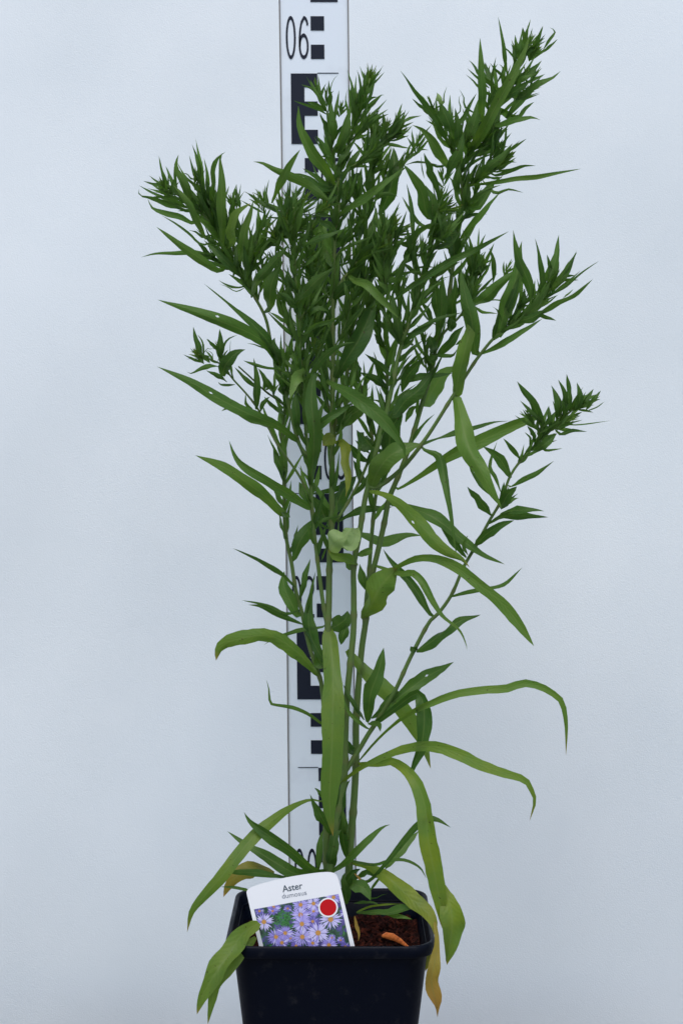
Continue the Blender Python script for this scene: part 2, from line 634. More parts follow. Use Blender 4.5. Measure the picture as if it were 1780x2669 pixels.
def near_depth(px, py, default=0.0, reach=60):
    best = None
    for x, y, d in STEM_PTS:
        e = (x - px) ** 2 + (y - py) ** 2
        if best is None or e < best[0]:
            best = (e, d)
    if best and best[0] < reach * reach:
        return best[1]
    return default if best is None else best[1] * 0.6 + default * 0.4


def set_attr(me, name, vals):
    a = me.attributes.new(name, 'FLOAT_VECTOR', 'POINT')
    a.data.foreach_set('vector', [c for v in vals for c in v])


STEMS = {}


def stem(key, pts, w0, w1, d_end, d_start=None, pink=0.1, nodes=True):
    """pts in source pixels, w0/w1 = apparent thickness in pixels at foot and top."""
    if d_start is None:
        d_start = near_depth(*pts[0])
    path, L = catmull(pts, max(10, int(sum(math.dist(a, b) for a, b in zip(pts, pts[1:])) / 14)))
    n = len(path) - 1
    ring = 9
    v, f, tones = [], [], []
    for i, p in enumerate(path):
        t = i / n
        d = d_start + (d_end - d_start) * (t ** 1.15)
        STEM_PTS.append((p[0], p[1], d))
        c = at(p[0], p[1], d)
        a = path[max(i - 1, 0)]
        b = path[min(i + 1, n)]
        T = (at(b[0], b[1], d) - at(a[0], a[1], d)).normalized()
        S = T.cross(Vector((0, 1, 0))).normalized()
        U = S.cross(T)
        wpx = w0 + (w1 - w0) * t
        rad = wpx / 2 * (c - CAM).length / FPX
        if nodes and i % 9 == 4:
            rad *= 1.2
        for k in range(ring):
            an = 2 * math.pi * k / ring
            rr = rad * (1 + 0.05 * math.sin(3 * an + i * 0.3))
            v.append(c + S * (rr * math.cos(an)) + U * (rr * math.sin(an)))
            pk = min(1, max(0, pink + 0.25 * math.sin(i * 0.35 + len(STEM_PTS)) + (1.1 if (nodes and i % 9 == 4) else 0)))
            tones.append((0, pk * 0.28, 0))
    for i in range(n):
        for k in range(ring):
            j = (k + 1) % ring
            f.append((i * ring + k, i * ring + j, (i + 1) * ring + j, (i + 1) * ring + k))
    f.append(tuple(range(ring - 1, -1, -1)))
    f.append(tuple(range(n * ring, (n + 1) * ring)))
    o = obj('stem', v, f, stem_mat, plant, True)
    set_attr(o.data, 'tone', tones)
    STEMS[key] = (pts, d_start, d_end, n)
    return o


LEAVES = []            # dicts: verts, faces, tone, span, area


def lance(t, base, peak=0.42, tip=1.7):
    if t < 0.045:
        base *= 0.45 + 0.55 * (t / 0.045) ** 0.5
    if t < peak:
        u = t / peak
        return base + (1 - base) * (u * u * (3 - 2 * u))
    u = (t - peak) / (1 - peak)
    return max(0.0, 1 - u ** tip)


def leaf_geo(path3, hw, a0, a1, fold, base, peak, tip, wav, serr, tone3, tone_tip, pale, hole=None, NC=4, rn=rng):
    """Blade along path3 (world points). hw = half width in metres as seen square on; a = roll of the blade."""
    n = len(path3) - 1
    V, F, TN, SPN = [], [], [], []
    ph = rn.uniform(0, 6)
    fr = rn.uniform(1.6, 3.4)
    tw = rn.uniform(0.08, 0.32)
    ph2 = [rn.uniform(0, 6.3) for _ in range(4)]
    jit = [[rn.uniform(-1, 1) for _ in range(n + 1)] for _ in range(2)]
    for i, c in enumerate(path3):
        t = i / n
        T = (path3[min(i + 1, n)] - path3[max(i - 1, 0)]).normalized()
        view = (c - CAM).normalized()
        P = T.cross(view)
        P = P.normalized() if P.length > 1e-4 else RIGHT.copy()
        Q = P.cross(T)
        a = a0 + (a1 - a0) * t + tw * math.sin(fr * 4.2 * t + ph)
        lat = P * math.cos(a) + Q * math.sin(a)
        N = T.cross(lat).normalized()
        wv = hw * lance(t, base, peak, tip)
        for k in range(NC + 1):
            s = -1 + 2 * k / NC
            e = abs(s)
            side = 0 if s < 0 else 1
            ser = serr * jit[side][i] * (1 if e > 0.9 else 0)
            wob = 1 + 0.10 * math.sin(7.5 * t + ph2[side]) + 0.06 * math.sin(17 * t + ph2[2 + side])
            off = fold * (1 + 0.5 * math.sin(5 * t + ph2[0])) * e ** 1.3 * wv + wav * wv * e * math.sin(fr * 6.28 * t + ph + (1.7 if s > 0 else 0))
            V.append(c + lat * (s * wv * (wob + ser) + 0.10 * wv * math.sin(6 * t + ph2[3])) + N * off)
            y = tone3[0] + (tone_tip[0] - tone3[0]) * t
            b = tone3[1] + (tone_tip[1] - tone3[1]) * max(0, (t - 0.45) / 0.55)
            if tone3[0] > 0.15 and t > 0.9:
                b += 0.8 * ((t - 0.9) / 0.1) ** 2
            TN.append((y, b, tone3[2]))
            SPN.append((t, s, pale))
    w = NC + 1
    for i in range(n):
        for k in range(NC):
            if hole and hole == (i, k):      # a chewed hole: diamond opening inside this cell
                c4 = [i * w + k, i * w + k + 1, (i + 1) * w + k + 1, (i + 1) * w + k]
                mid = sum((V[q] for q in c4), Vector()) / 4
                o_ = len(V)
                for q in range(4):
                    V.append(mid.lerp((V[c4[q]] + V[c4[(q + 1) % 4]]) / 2, 0.85))
                    TN.append(TN[c4[q]])
                    SPN.append(SPN[c4[q]])
                for q in range(4):
                    F.append((c4[q], c4[(q + 1) % 4], o_ + q))
                    F.append((c4[q], o_ + q, o_ + (q + 3) % 4))
                continue
            F.append((i * w + k, i * w + k + 1, (i + 1) * w + k + 1, (i + 1) * w + k))
    return V, F, TN, SPN


def L(tile, w, pts, z=None, e=None, roll=None, y=0.0, yt=None, b=0.0, bt=None, pale=0.0, fold=None, base=0.35,
      peak=0.4, tip=1.7, wav=0.22, serr=0.035, hole=None, rnd=None, n=None):
    """A traced blade: pts and w in tile pixels; z / e = depth (cm towards the camera) at foot and tip."""
    ox, oy, sc = TILES[tile]
    P = [(ox + x / sc, oy + yy / sc) for x, yy in pts]
    w = w / sc
    # root the blade on the stem beside its foot
    foot = min(STEM_PTS, key=lambda q: (q[0] - P[0][0]) ** 2 + (q[1] - P[0][1]) ** 2)
    fd = math.dist(foot[:2], P[0])
    root_d = None
    if fd < 75:
        g0 = Vector((P[0][0] - foot[0], P[0][1] - foot[1]))
        g1 = Vector((P[1][0] - P[0][0], P[1][1] - P[0][1]))
        if fd > 9 and g0.dot(g1) > 0.3 * g0.length * g1.length:
            P = [(foot[0], foot[1])] + P
            fd = 0
        if fd < 22:
            root_d = foot[2]
    lpx = sum(math.dist(a, c) for a, c in zip(P, P[1:]))
    if z is None:
        z = near_depth(*P[0]) + 0.25
    lcm = lpx / 39.0
    if e is None:
        e = z + rng.uniform(-0.28, 0.5) * lcm
    if roll is None:
        roll = (R(rng.uniform(-48, 48)), R(rng.uniform(-48, 48)))
    else:
        roll = (R(roll[0]), R(roll[1]))
    nseg = n or max(8, min(30, int(lpx / 13)))
    path, _ = catmull(P, nseg)
    pull = 0.0 if root_d is None else root_d - z
    q = [at(p[0], p[1], z + (e - z) * (i / nseg) + 0.12 * lcm * math.sin(math.pi * i / nseg)
            + pull * max(0.0, 1 - i / nseg / 0.3)) for i, p in enumerate(path)]
    hw = w / 2 * (q[nseg // 2] - CAM).length / FPX / max(0.6, math.cos((roll[0] + roll[1]) / 2))
    if fold is None:
        fold = rng.uniform(0.12, 0.45) * rng.choice((-1, 1))
    r = rng.random() if rnd is None else rnd
    g = leaf_geo(q, hw, roll[0], roll[1], fold, base, peak, tip, wav, serr,
                 (y, b, r), (y if yt is None else yt, b if bt is None else bt, r), pale, hole,
                 NC=6 if w > 24 else 4)
    LEAVES.append(dict(g=g, area=w * lpx))


# --- stems
stem('A', [(856, 2300), (852, 2190), (855, 2050), (858, 1900), (856, 1760), (855, 1632), (857, 1574), (859, 1459), (865, 1363),
           (865, 1268), (866, 1161), (867, 1004), (868, 902), (868, 799), (872, 633), (882, 556), (880, 473), (869, 422),
           (862, 371), (854, 295)], 22, 8, 0.6, 0.0, 0.35)
stem('B', [(860, 2290), (868, 2190), (884, 2110), (897, 2030), (901, 1883), (905, 1806), (915, 1710), (922, 1638), (922, 1548),
           (922, 1474), (937, 1392), (951, 1303), (958, 1272), (970, 1214), (989, 1144), (1012, 1055), (1027, 979), (1043, 910),
           (1062, 853), (1088, 764), (1113, 673), (1134, 604), (1150, 560)], 20, 9, 1.6, 0.3, 0.15)
stem('C', [(908, 2300), (915, 2180), (923, 2078), (928, 1976), (928, 1883), (934, 1787), (943, 1691), (953, 1622), (960, 1533),
           (980, 1456), (1001, 1367), (1014, 1300), (1034, 1250), (1065, 1170), (1092, 1080), (1116, 993), (1129, 947),
           (1136, 899), (1151, 843), (1169, 776), (1179, 700), (1190, 622), (1203, 550), (1205, 490), (1200, 445), (1227, 399),
           (1249, 355), (1290, 273), (1345, 177), (1384, 117)], 20, 6, -0.5, -0.8, 0.1)
stem('D', [(960, 1268), (988, 1268), (1052, 1216), (1114, 1136), (1172, 1045), (1226, 960), (1251, 924), (1289, 879), (1342, 839),
           (1386, 808), (1427, 768), (1456, 720)], 12, 6, 3.5, None, 0.1)
stem('E', [(958, 1540), (962, 1490), (970, 1380), (978, 1300), (996, 1200), (1005, 1100), (1009, 1000), (1009, 900), (1004, 830),
           (995, 770), (985, 700), (978, 640)], 11, 7, -2.5, -1.0, 0.05)
stem('F', [(868, 775), (895, 727), (931, 684), (948, 633), (958, 550), (964, 519), (971, 460), (985, 400)], 9, 6, -1.8, None, 0.45)
stem('G', [(858, 2200), (850, 2050), (848, 1900), (840, 1800), (833, 1764), (806, 1684), (787, 1596), (771, 1538), (760, 1467),
           (746, 1402), (741, 1337), (741, 1260), (737, 1184), (736, 1130), (745, 1050), (765, 940), (785, 840), (800, 740)],
     13, 7, -2.0, -0.4, 0.35)
stem('H', [(855, 1640), (848, 1605), (840, 1555), (825, 1440), (815, 1350), (808, 1220), (800, 1157), (793, 1055), (783, 927),
           (779, 800), (772, 735), (769, 659), (768, 590), (766, 540)], 11, 8, 2.6, None, 0.1)
stem('I', [(802, 1190), (780, 1157), (762, 1093), (749, 1042), (737, 991), (724, 960), (710, 915), (694, 833), (665, 775),
           (643, 737), (605, 686), (580, 640), (562, 600), (548, 550), (530, 500), (516, 462)], 10, 6, 1.6, None, 0.1)
stem('J', [(815, 1320), (783, 1245), (725, 1161), (702, 1119), (672, 1065), (643, 1027), (606, 986), (580, 952), (545, 935),
           (514, 922)], 7, 4, 3.2, None, 0.3)
stem('J2', [(748, 1062), (720, 1040), (690, 1018), (655, 985), (622, 955)], 5, 4, 2.0, None, 0.2)
stem('K', [(893, 2022), (908, 1999), (938, 1951), (959, 1915), (984, 1877), (1029, 1801), (1073, 1707), (1118, 1622), (1141, 1600),
           (1177, 1549), (1208, 1478), (1239, 1424), (1275, 1357), (1306, 1304), (1329, 1241), (1364, 1192), (1404, 1152),
           (1458, 1098), (1498, 1062), (1530, 1040)], 13, 5, 3.0, 0.4, 0.05)
stem('M', [(876, 1359), (919, 1290), (953, 1219), (978, 1150), (1003, 1060), (1030, 1000), (1060, 960)], 9, 5, -3.0, None, 0.3)
stem('N', [(975, 1190), (966, 1119), (943, 1017), (925, 953), (912, 880), (905, 800)], 9, 6, -3.0, -1.0, 0.1)
stem('O', [(866, 1125), (858, 1075), (846, 1004), (839, 927), (832, 850), (828, 770), (835, 700), (842, 640)], 9, 6, -3.4, None, 0.05)
stem('P', [(868, 1150), (880, 1080), (895, 1017), (905, 966), (918, 864), (935, 790), (960, 710), (985, 660)], 9, 6, -1.6, None, 0.3)
stem('Q', [(1139, 889), (1167, 856), (1195, 828), (1212, 805), (1232, 770), (1238, 720), (1236, 660)], 7, 5, 0.8, None, 0.2)
stem('R', [(1198, 442), (1182, 396), (1153, 342), (1120, 290)], 7, 4, 1.2, None, 0.1)
stem('S', [(962, 530), (1000, 490), (1050, 432), (1071, 396), (1088, 366)], 6, 4, -2.6, None, 0.1)
stem('T', [(880, 480), (890, 430), (905, 384), (920, 338), (943, 282), (956, 231), (965, 205)], 8, 6, -0.8, None, 0.05)
stem('U', [(880, 460), (910, 440), (943, 420), (982, 384), (1016, 346), (1040, 322)], 7, 4, 1.8, None, 0.05)
stem('V', [(640, 735), (655, 690), (690, 640), (740, 590), (765, 540)], 6, 4, 2.4, None, 0.1)
stem('W', [(556, 590), (530, 560), (480, 520), (440, 490), (425, 478)], 7, 5, 2.6, None, 0.1)
stem('X', [(800, 640), (815, 590), (835, 555), (860, 530)], 5, 4, 3.0, 2.0, 0.1)
stem('Y', [(1075, 900), (1040, 850), (1010, 760), (1000, 680), (1020, 640), (1040, 600)], 6, 4, 2.4, 1.3, 0.1)
stem('Z', [(1208, 500), (1240, 470), (1280, 430), (1310, 400)], 6, 4, 1.0, None, 0.1)



def tipcluster(px, py, dx, dy, n=22, length=55, spread=62, d=None, wid_=8.5, toward=0.25, open_=1.0):
    """Growing tip: a rosette of tiny blades round the shoot's axis. length in source px."""
    if d is None:
        d = near_depth(px, py)
    c0 = at(px, py, d)
    pxm = (c0 - CAM).length / FPX
    ax = (RIGHT * dx - UP * dy - FWD * toward).normalized()
    s1 = ax.cross(Vector((0.3, 1, 0.1))).normalized()
    s2 = ax.cross(s1)
    V, F, TN, SPN = [], [], [], []
    n = max(6, int(n * rng.uniform(0.6, 1.0)))
    length *= rng.uniform(0.9, 1.35)
    wid_ *= rng.uniform(0.58, 0.74)
    spread *= rng.uniform(0.5, 0.9)
    young = rng.uniform(0.1, 0.45)
    for k in range(n):
        u = k / (n - 1)                      # 0 = innermost
        az = k * 2.39996 + rng.uniform(-0.3, 0.3)
        tilt = R((6 + spread * u ** 0.8) * open_ + rng.uniform(-6, 6))
        ln_ = length * pxm * (0.45 + 0.75 * u) * rng.uniform(0.75, 1.2)
        rad = s1 * math.cos(az) + s2 * math.sin(az)
        o0 = c0 - ax * (length * pxm * 0.75 * u)
        dr = (ax * math.cos(tilt) + rad * math.sin(tilt)).normalized()
        curl = rng.uniform(-0.15, 0.35)
        pth = []
        for i in range(6):
            t = i / 5
            pth.append(o0 + dr * (ln_ * t) + rad * (ln_ * curl * t * t * 0.6) + ax * (ln_ * 0.10 * t * t * (1 if curl < 0.1 else -1)))
        r = min(1, max(0, 0.95 - 0.6 * u + rng.uniform(-0.2, 0.2)))
        ro = rng.uniform(-0.9, 0.9)
        g = leaf_geo(pth, wid_ * pxm / 2 * (0.7 + 0.6 * u), ro, ro + rng.uniform(-0.5, 0.5), rng.uniform(0.2, 0.5), 0.55, 0.35,
                     1.5, 0.05, 0, (max(0, young - 0.5 * u), 0, r), (max(0, young - 0.5 * u), 0, r), 0, NC=2)
        o_ = len(V)
        V += g[0]
        F += [tuple(i + o_ for i in q) for q in g[1]]
        TN += g[2]
        SPN += g[3]
    o = obj('shoot_tip', V, F, leaf_mat, plant, True)
    set_attr(o.data, 'tone', TN)
    set_attr(o.data, 'span', SPN)


def dress(key, t0, t1, n, length=(60, 110), w=(11, 18), up=0.6, d_spread=0.8):
    """Small blades along a stretch of a leafy shoot, leaving it upwards and outwards all round."""
    pts, d0, d1, ns = STEMS[key]
    path, Lp = catmull(pts, 100)
    for k in range(n):
        t = t0 + (t1 - t0) * (k + rng.uniform(-0.3, 0.3)) / n
        t = min(max(t, 0.0), 0.995)
        i = int(t * 99)
        p, q = path[i], path[min(i + 2, 100)]
        T = Vector((q[0] - p[0], q[1] - p[1]))
        T.normalize()
        z = d0 + (d1 - d0) * t ** 1.15
        az = k * 2.39996 + rng.uniform(-0.4, 0.4)
        ln_ = rng.uniform(*length) * 1.26
        ang = R(rng.uniform(14, 44))
        sx = math.cos(az)                     # sideways in the picture
        sy = math.sin(az)                     # towards the camera
        nrm = Vector((-T[1], T[0]))
        dirp = T * math.cos(ang) + nrm * (math.sin(ang) * sx)
        upv = Vector((0, -1))
        dirp = dirp * (1 - 0.25 * up) + upv * (0.25 * up)
        c1 = Vector((p[0], p[1])) + dirp * (ln_ * 0.5)
        bend = nrm * (sx * ln_ * rng.uniform(-0.16, 0.12)) + Vector((0, ln_ * rng.uniform(-0.12, 0.10)))
        c2 = Vector((p[0], p[1])) + dirp * ln_ + bend
        L('s', rng.uniform(*w) * 0.84, [(p[0], p[1]), tuple(c1), tuple(c2)], z=z, e=z + sy * math.sin(ang) * ln_ / 39 * d_spread,
          base=0.5, peak=0.30, tip=rng.uniform(1.2, 1.6), rnd=rng.random(), n=8, roll=(rng.uniform(-70, 70), rng.uniform(-70, 70)))


def twig(parent, t, turn, length, leaves, seed_d=None):
    """A short leafy side shoot leaving a stem at share t, turned by 'turn' degrees from it."""
    pts, d0, d1, ns = STEMS[parent]
    path, Lp = catmull(pts, 100)
    i = int(t * 99)
    p, q = path[i], path[min(i + 3, 100)]
    a = math.atan2(q[1] - p[1], q[0] - p[0])
    z0 = d0 + (d1 - d0) * t ** 1.15
    z1 = z0 + rng.uniform(-1.4, 1.4)
    a1 = a + R(turn)
    a2 = a1 - R(turn) * 0.5
    P1 = (p[0] + math.cos(a1) * length * 0.5, p[1] + math.sin(a1) * length * 0.5)
    P2 = (P1[0] + math.cos(a2) * length * 0.5, P1[1] + math.sin(a2) * length * 0.5)
    key = 'twig%d' % len(STEMS)
    stem(key, [(p[0], p[1]), P1, P2], 5, 3, z1, z0, 0.05, nodes=False)
    dress(key, 0.15, 1.0, leaves, (45, 90), (9, 15))
    tipcluster(P2[0], P2[1], math.cos(a2), math.sin(a2), 9, 38, 40, d=z1)


# --- foot of the plant and the long lower blades
L('s', 58, [(855, 1636), (862, 1690), (868, 1770), (869, 1840), (868, 1940), (863, 2010), (859, 2070), (860, 2120), (868, 2180)],
  z=1.0, e=3.4, roll=(4, -8), y=0.40, yt=0.05, fold=-0.15, base=0.66, peak=0.4, tip=3.2, wav=0.12, serr=0.03, rnd=0.7)
L('m', 95, [(1000, 690), (900, 570), (790, 480), (690, 425), (600, 410), (480, 425), (380, 450), (315, 500), (297, 580)],
  z=0.3, e=3.0, roll=(-20, 20), y=0.22, peak=0.25, tip=7, serr=0.09, rnd=0.7)
L('m', 30, [(1020, 350), (870, 370), (780, 400), (700, 425), (620, 475)], z=-0.5, e=-2.0)
L('m', 26, [(1010, 1005), (920, 940), (820, 900), (680, 880), (660, 850), (655, 770), (637, 705)], z=0.2, e=2.0, base=0.7, y=0.1)
L('m', 110, [(1325, 1000), (1350, 820), (1400, 650), (1437, 490)], z=1.2, e=2.0, roll=(15, -15), rnd=0.3, peak=0.45)
L('m', 36, [(1305, 985), (1220, 850), (1160, 740)], z=1.0)
L('m', 30, [(1310, 1030), (1200, 930), (1160, 820)], z=1.2)
L('m', 40, [(1330, 1010), (1400, 1010), (1415, 1065)], z=1.2)
L('n', 112, [(120, 215), (230, 330), (350, 440), (450, 560), (520, 680), (570, 780), (610, 905)], z=-1.5, e=-5.5, roll=(10, -15),
  y=0.25, pale=0.12, rnd=0.9, peak=0.35, tip=2.2)
L('n', 84, [(380, 520), (450, 465), (550, 390), (650, 335), (745, 280)], z=0.9, e=-1.0, roll=(20, -10), rnd=0.4, serr=0.1,
  base=0.4, hole=(9, 3), n=16)
L('n', 78, [(270, 650), (350, 590), (430, 530), (500, 480), (540, 470), (562, 530), (568, 640), (552, 780), (512, 880), (487, 975)],
  z=0.8, e=3.0, roll=(-25, 20), rnd=0.1, peak=0.6, base=0.4, serr=0.08)
L('n', 60, [(265, 610), (330, 560), (390, 490), (440, 470), (520, 468)], z=0.6, e=0.0, rnd=0.2)
L('n', 48, [(190, 860), (300, 730), (420, 620), (520, 560), (600, 525), (750, 470), (920, 445), (1050, 440), (1150, 410), (1250, 430),
   (1340, 480), (1380, 530), (1400, 650), (1398, 830)], z=0.5, e=4.5, roll=(-30, 30), y=0.18, peak=0.55, tip=2.4, wav=0.3, rnd=0.8)
L('n', 64, [(70, 1000), (180, 910), (320, 840), (480, 785), (620, 775), (760, 815), (900, 885), (1050, 935), (1160, 975), (1200, 1040),
   (1215, 1100), (1185, 1210)], z=0.6, e=4.0, roll=(-20, 30), y=0.42, peak=0.5, tip=2.4, serr=0.08, rnd=0.9)
L('s', 47, [(989, 1989), (1017, 1982), (1048, 1997), (1078, 2028), (1096, 2063), (1107, 2104), (1110, 2140), (1113, 2190),
   (1122, 2240), (1135, 2300), (1146, 2360), (1152, 2420)], z=1.5, e=4.4, roll=(-20, 10), y=0.55, yt=0.62, peak=0.6, tip=3, base=0.3,
  serr=0.05, rnd=0.9)
L('o', 116, [(1375, 490), (1415, 610), (1420, 740), (1412, 830), (1400, 912)], z=3.9, e=4.8, roll=(10, 25), y=0.58, rnd=0.8, base=0.3,
  serr=0.05, peak=0.45)
L('o', 74, [(770, 78), (700, 68), (600, 110), (500, 180), (430, 240), (340, 350), (260, 450), (180, 540), (100, 640), (75, 745)],
  z=0.0, e=4.5, roll=(-40, 20), y=0.35, base=0.16, peak=0.52, tip=2.0, rnd=0.7)
L('i', 92, [(330, 1085), (220, 880), (150, 745), (110, 665)], z=1.2, e=1.8, rnd=0.25)
L('i', 44, [(260, 720), (200, 640), (155, 600)], z=0.5, rnd=0.2)
L('i', 84, [(325, 1465), (450, 1380), (600, 1230), (750, 1090), (850, 1005), (930, 975)], z=1.3, e=2.6, rnd=0.6, base=0.5)
L('i', 92, [(490, 1330), (455, 1150), (430, 980), (440, 850)], z=-0.6, e=0.2, rnd=0.1)
L('i', 70, [(500, 1150), (470, 1000), (440, 850), (440, 780)], z=0.2, rnd=0.4, y=0.1)
L('i', 70, [(190, 1470), (200, 1300), (220, 1120), (250, 1020)], z=0.8, rnd=0.5)
L('i', 130, [(300, 1450), (340, 1250), (360, 1100), (430, 1030)], z=0.7, e=0.9, rnd=0.3, base=0.7)
L('i', 120, [(350, 1000), (400, 820), (450, 640), (520, 520)], z=0.0, e=0.3, rnd=0.0, base=0.6)
L('o', 62, [(725, 432), (600, 330), (480, 240), (400, 180), (365, 130)], z=1.6, e=3.2, rnd=0.3, base=0.5, peak=0.5)
L('o', 64, [(650, 452), (550, 400), (450, 340), (350, 280), (280, 228)], z=1.2, e=0.4, rnd=0.4, base=0.5)
L('o', 40, [(580, 462), (430, 440), (330, 440), (240, 430)], z=1.4, e=2.8, rnd=0.5)
L('o', 86, [(520, 440), (440, 412), (380, 420), (320, 470), (285, 515), (260, 565)], z=0.6, e=1.4, y=0.3, b=0.35, bt=0.6, rnd=0.3)
L('o', 16, [(390, 530), (310, 515), (245, 512)], z=2.2, base=0.9)
L('o', 100, [(440, 695), (360, 755), (300, 850), (235, 930), (175, 1020), (142, 1090), (125, 1165)], z=5.4, e=8.6, roll=(-15, 10), y=0.40,
  yt=0.3, base=0.6, peak=0.35, tip=2.4, rnd=0.8)
L('o', 62, [(425, 770), (350, 860), (280, 940), (225, 1000), (205, 1080), (180, 1215)], z=5.6, e=8.2, roll=(-10, 20), y=0.36, rnd=0.6,
  base=0.6, peak=0.5)
L('i', 66, [(700, 1560), (870, 1390), (1020, 1200), (1150, 1040), (1230, 965), (1320, 915), (1420, 930), (1550, 1010)], z=0.8, e=4.6,
  rnd=0.2, base=0.45, peak=0.72)
L('i', 112, [(880, 1420), (1000, 1280), (1120, 1150), (1220, 1040)], z=0.0, e=-1.0, pale=0.10, rnd=0.7)
L('p', 190, [(230, 35), (400, 75), (560, 150), (700, 250), (820, 360), (950, 470), (1080, 570), (1150, 660), (1185, 760), (1200, 900)],
  z=0.4, e=5.4, roll=(-15, 20), y=0.62, yt=0.8, bt=0.25, rnd=0.8, base=0.3, peak=0.5, tip=2.2)
L('o', 66, [(1338, 690), (1348, 790), (1338, 900), (1325, 1000), (1345, 1100), (1352, 1180)], z=5.6, e=6.9, y=0.9, b=0.55, bt=1.2,
  rnd=0.8, base=0.25, peak=0.65, wav=0.35)
L('o', 36, [(1300, 800), (1305, 870), (1290, 945)], z=4.0, e=4.6, y=0.6, b=0.3, rnd=0.5)
L('o', 24, [(1345, 770), (1350, 850), (1345, 930)], z=5.8, e=6.2, b=0.9, y=0.6)
L('p', 92, [(300, 605), (480, 600), (640, 610), (760, 585), (900, 555), (1000, 542)], z=1.5, e=4.4, rnd=0.4, serr=0.15, base=0.3, peak=0.6)
L('p', 55, [(600, 620), (760, 640), (900, 672), (935, 680)], z=3.0, e=4.4, rnd=0.6, y=0.1)
L('p', 26, [(300, 600), (450, 535), (600, 512), (830, 505)], z=1.8, e=3.0, y=0.6, base=0.8)
L('p', 34, [(270, 500), (400, 488), (500, 492), (560, 520)], z=1.0, e=2.2, rnd=0.3)
L('p', 150, [(330, 300), (380, 310), (420, 370), (462, 468)], z=2.2, e=3.4, rnd=0.6, peak=0.35, base=0.5)
L('p', 24, [(470, 440), (560, 410), (650, 390)], z=0.0, e=-1.0, rnd=0.0)
L('o', 15, [(1030, 400), (1100, 380), (1180, 374), (1260, 412), (1295, 470)], z=0.2, e=3.0, base=0.95, tip=4, rnd=0.5)
L('o', 30, [(930, 470), (985, 430), (1030, 450), (1090, 480)], z=0.0, e=-1.5, rnd=0.1)
L('o', 14, [(1010, 530), (1060, 460), (1110, 390)], z=0.5, e=1.5, base=0.9)
L('o', 60, [(900, 560), (890, 500), (920, 440), (960, 420)], z=0.3, rnd=0.0)
L('o', 50, [(890, 600), (880, 540), (870, 480), (880, 440)], z=1.0, rnd=0.1)
L('p', 40, [(280, 640), (300, 760), (330, 850), (320, 930)], z=2.5, e=4.8, b=0.75, y=0.6, rnd=0.4)
L('p', 36, [(420, 420), (360, 260), (260, 140)], z=1.0, e=0.5, b=0.9, rnd=0)
# --- lower left
L('k', 96, [(905, 905), (850, 860), (760, 770), (650, 690), (520, 590), (400, 530), (285, 487)], z=-0.2, e=2.8, roll=(15, -20), y=0.12,
  rnd=0.7, base=0.5, peak=0.42)
L('k', 40, [(870, 890), (910, 895), (932, 912)], z=0.0, e=0.4, base=0.9)
L('k', 76, [(1080, 855), (960, 780), (820, 695), (700, 625), (600, 550), (550, 480), (515, 385)], z=1.4, e=4.0, rnd=0.6, base=0.5,
  peak=0.3)
L('k', 98, [(955, 1195), (990, 1090), (1060, 990), (1130, 920), (1175, 850)], z=-0.6, e=-1.8, rnd=0.3, base=0.3)
L('k', 60, [(885, 665), (865, 570), (815, 440)], z=-0.5, rnd=0.2, serr=0.1)
L('k', 56, [(895, 660), (890, 520), (880, 400), (880, 330)], z=-0.4, e=0.2, rnd=0.4, pale=0.06)
L('k', 34, [(970, 1390), (880, 1310), (760, 1230), (650, 1170), (540, 1120)], z=-0.3, e=2.8, rnd=0.1, base=0.4)
L('k', 96, [(975, 1570), (915, 1450), (888, 1350), (892, 1275)], z=-0.8, e=-1.5, rnd=0.5)
L('k', 46, [(990, 1480), (1025, 1340), (1070, 1190)], z=-0.2, rnd=0.2)
L('k', 24, [(1045, 1568), (1070, 1430), (1105, 1275)], z=-0.5, rnd=0.1)
L('m', 90, [(1025, 570), (960, 450), (930, 340), (928, 200), (955, 60)], z=-0.6, e=-1.4, rnd=0.05, peak=0.3)
L('m', 44, [(890, 335), (780, 290), (620, 215), (515, 200)], z=-0.3, e=1.5, rnd=0.2)
L('m', 28, [(770, 262), (640, 205), (470, 168)], z=0.2, e=1.8, rnd=0.3)
L('m', 90, [(1020, 600), (990, 560), (960, 520)], z=-0.6, rnd=0.2)
L('m', 120, [(1080, 360), (1130, 330), (1180, 300), (1190, 240)], z=-0.4, e=-1.2, rnd=0.1)
L('m', 70, [(1150, 470), (1170, 380), (1190, 320)], z=-0.8, rnd=0.2)
L('m', 60, [(1220, 1200), (1190, 1150), (1170, 1100)], z=0.3, rnd=0.1)
L('k', 74, [(1392, 1235), (1310, 1195), (1230, 1170), (1190, 1130)], z=0.8, e=2.2, y=0.35, rnd=0.9, base=0.4)
L('k', 150, [(1195, 1140), (1240, 1085), (1300, 1040), (1350, 985)], z=2.1, e=2.7, pale=0.85, base=0.8, peak=0.5, tip=4, roll=(5, 25), wav=0.06, fold=-0.5, n=22)
L('k', 90, [(1372, 985), (1372, 1040), (1345, 1090), (1290, 1110)], z=2.6, e=3.0, pale=0.7, base=0.7, tip=4, wav=0.06, fold=0.4, roll=(10, -15), n=22)
L('h', 84, [(700, 830), (850, 745), (1000, 695), (1190, 680), (1270, 668)], z=0.4, e=-2.5, rnd=0.05, base=0.4)
L('h', 40, [(600, 890), (520, 830), (620, 790), (760, 765)], z=1.2, e=0.4, rnd=0.5)
L('h', 190, [(640, 760), (690, 640), (770, 500), (900, 355)], z=-1.0, e=-3.0, rnd=0.0, base=0.35)
L('h', 60, [(520, 525), (640, 500), (780, 440), (900, 350)], z=-1.2, e=-3.0, rnd=0.1)
L('h', 96, [(432, 650), (370, 540), (312, 415)], z=1.0, e=0.2, rnd=0.3, base=0.45)
L('h', 150, [(590, 800), (540, 680), (470, 600), (460, 560)], z=-0.8, rnd=0.1)
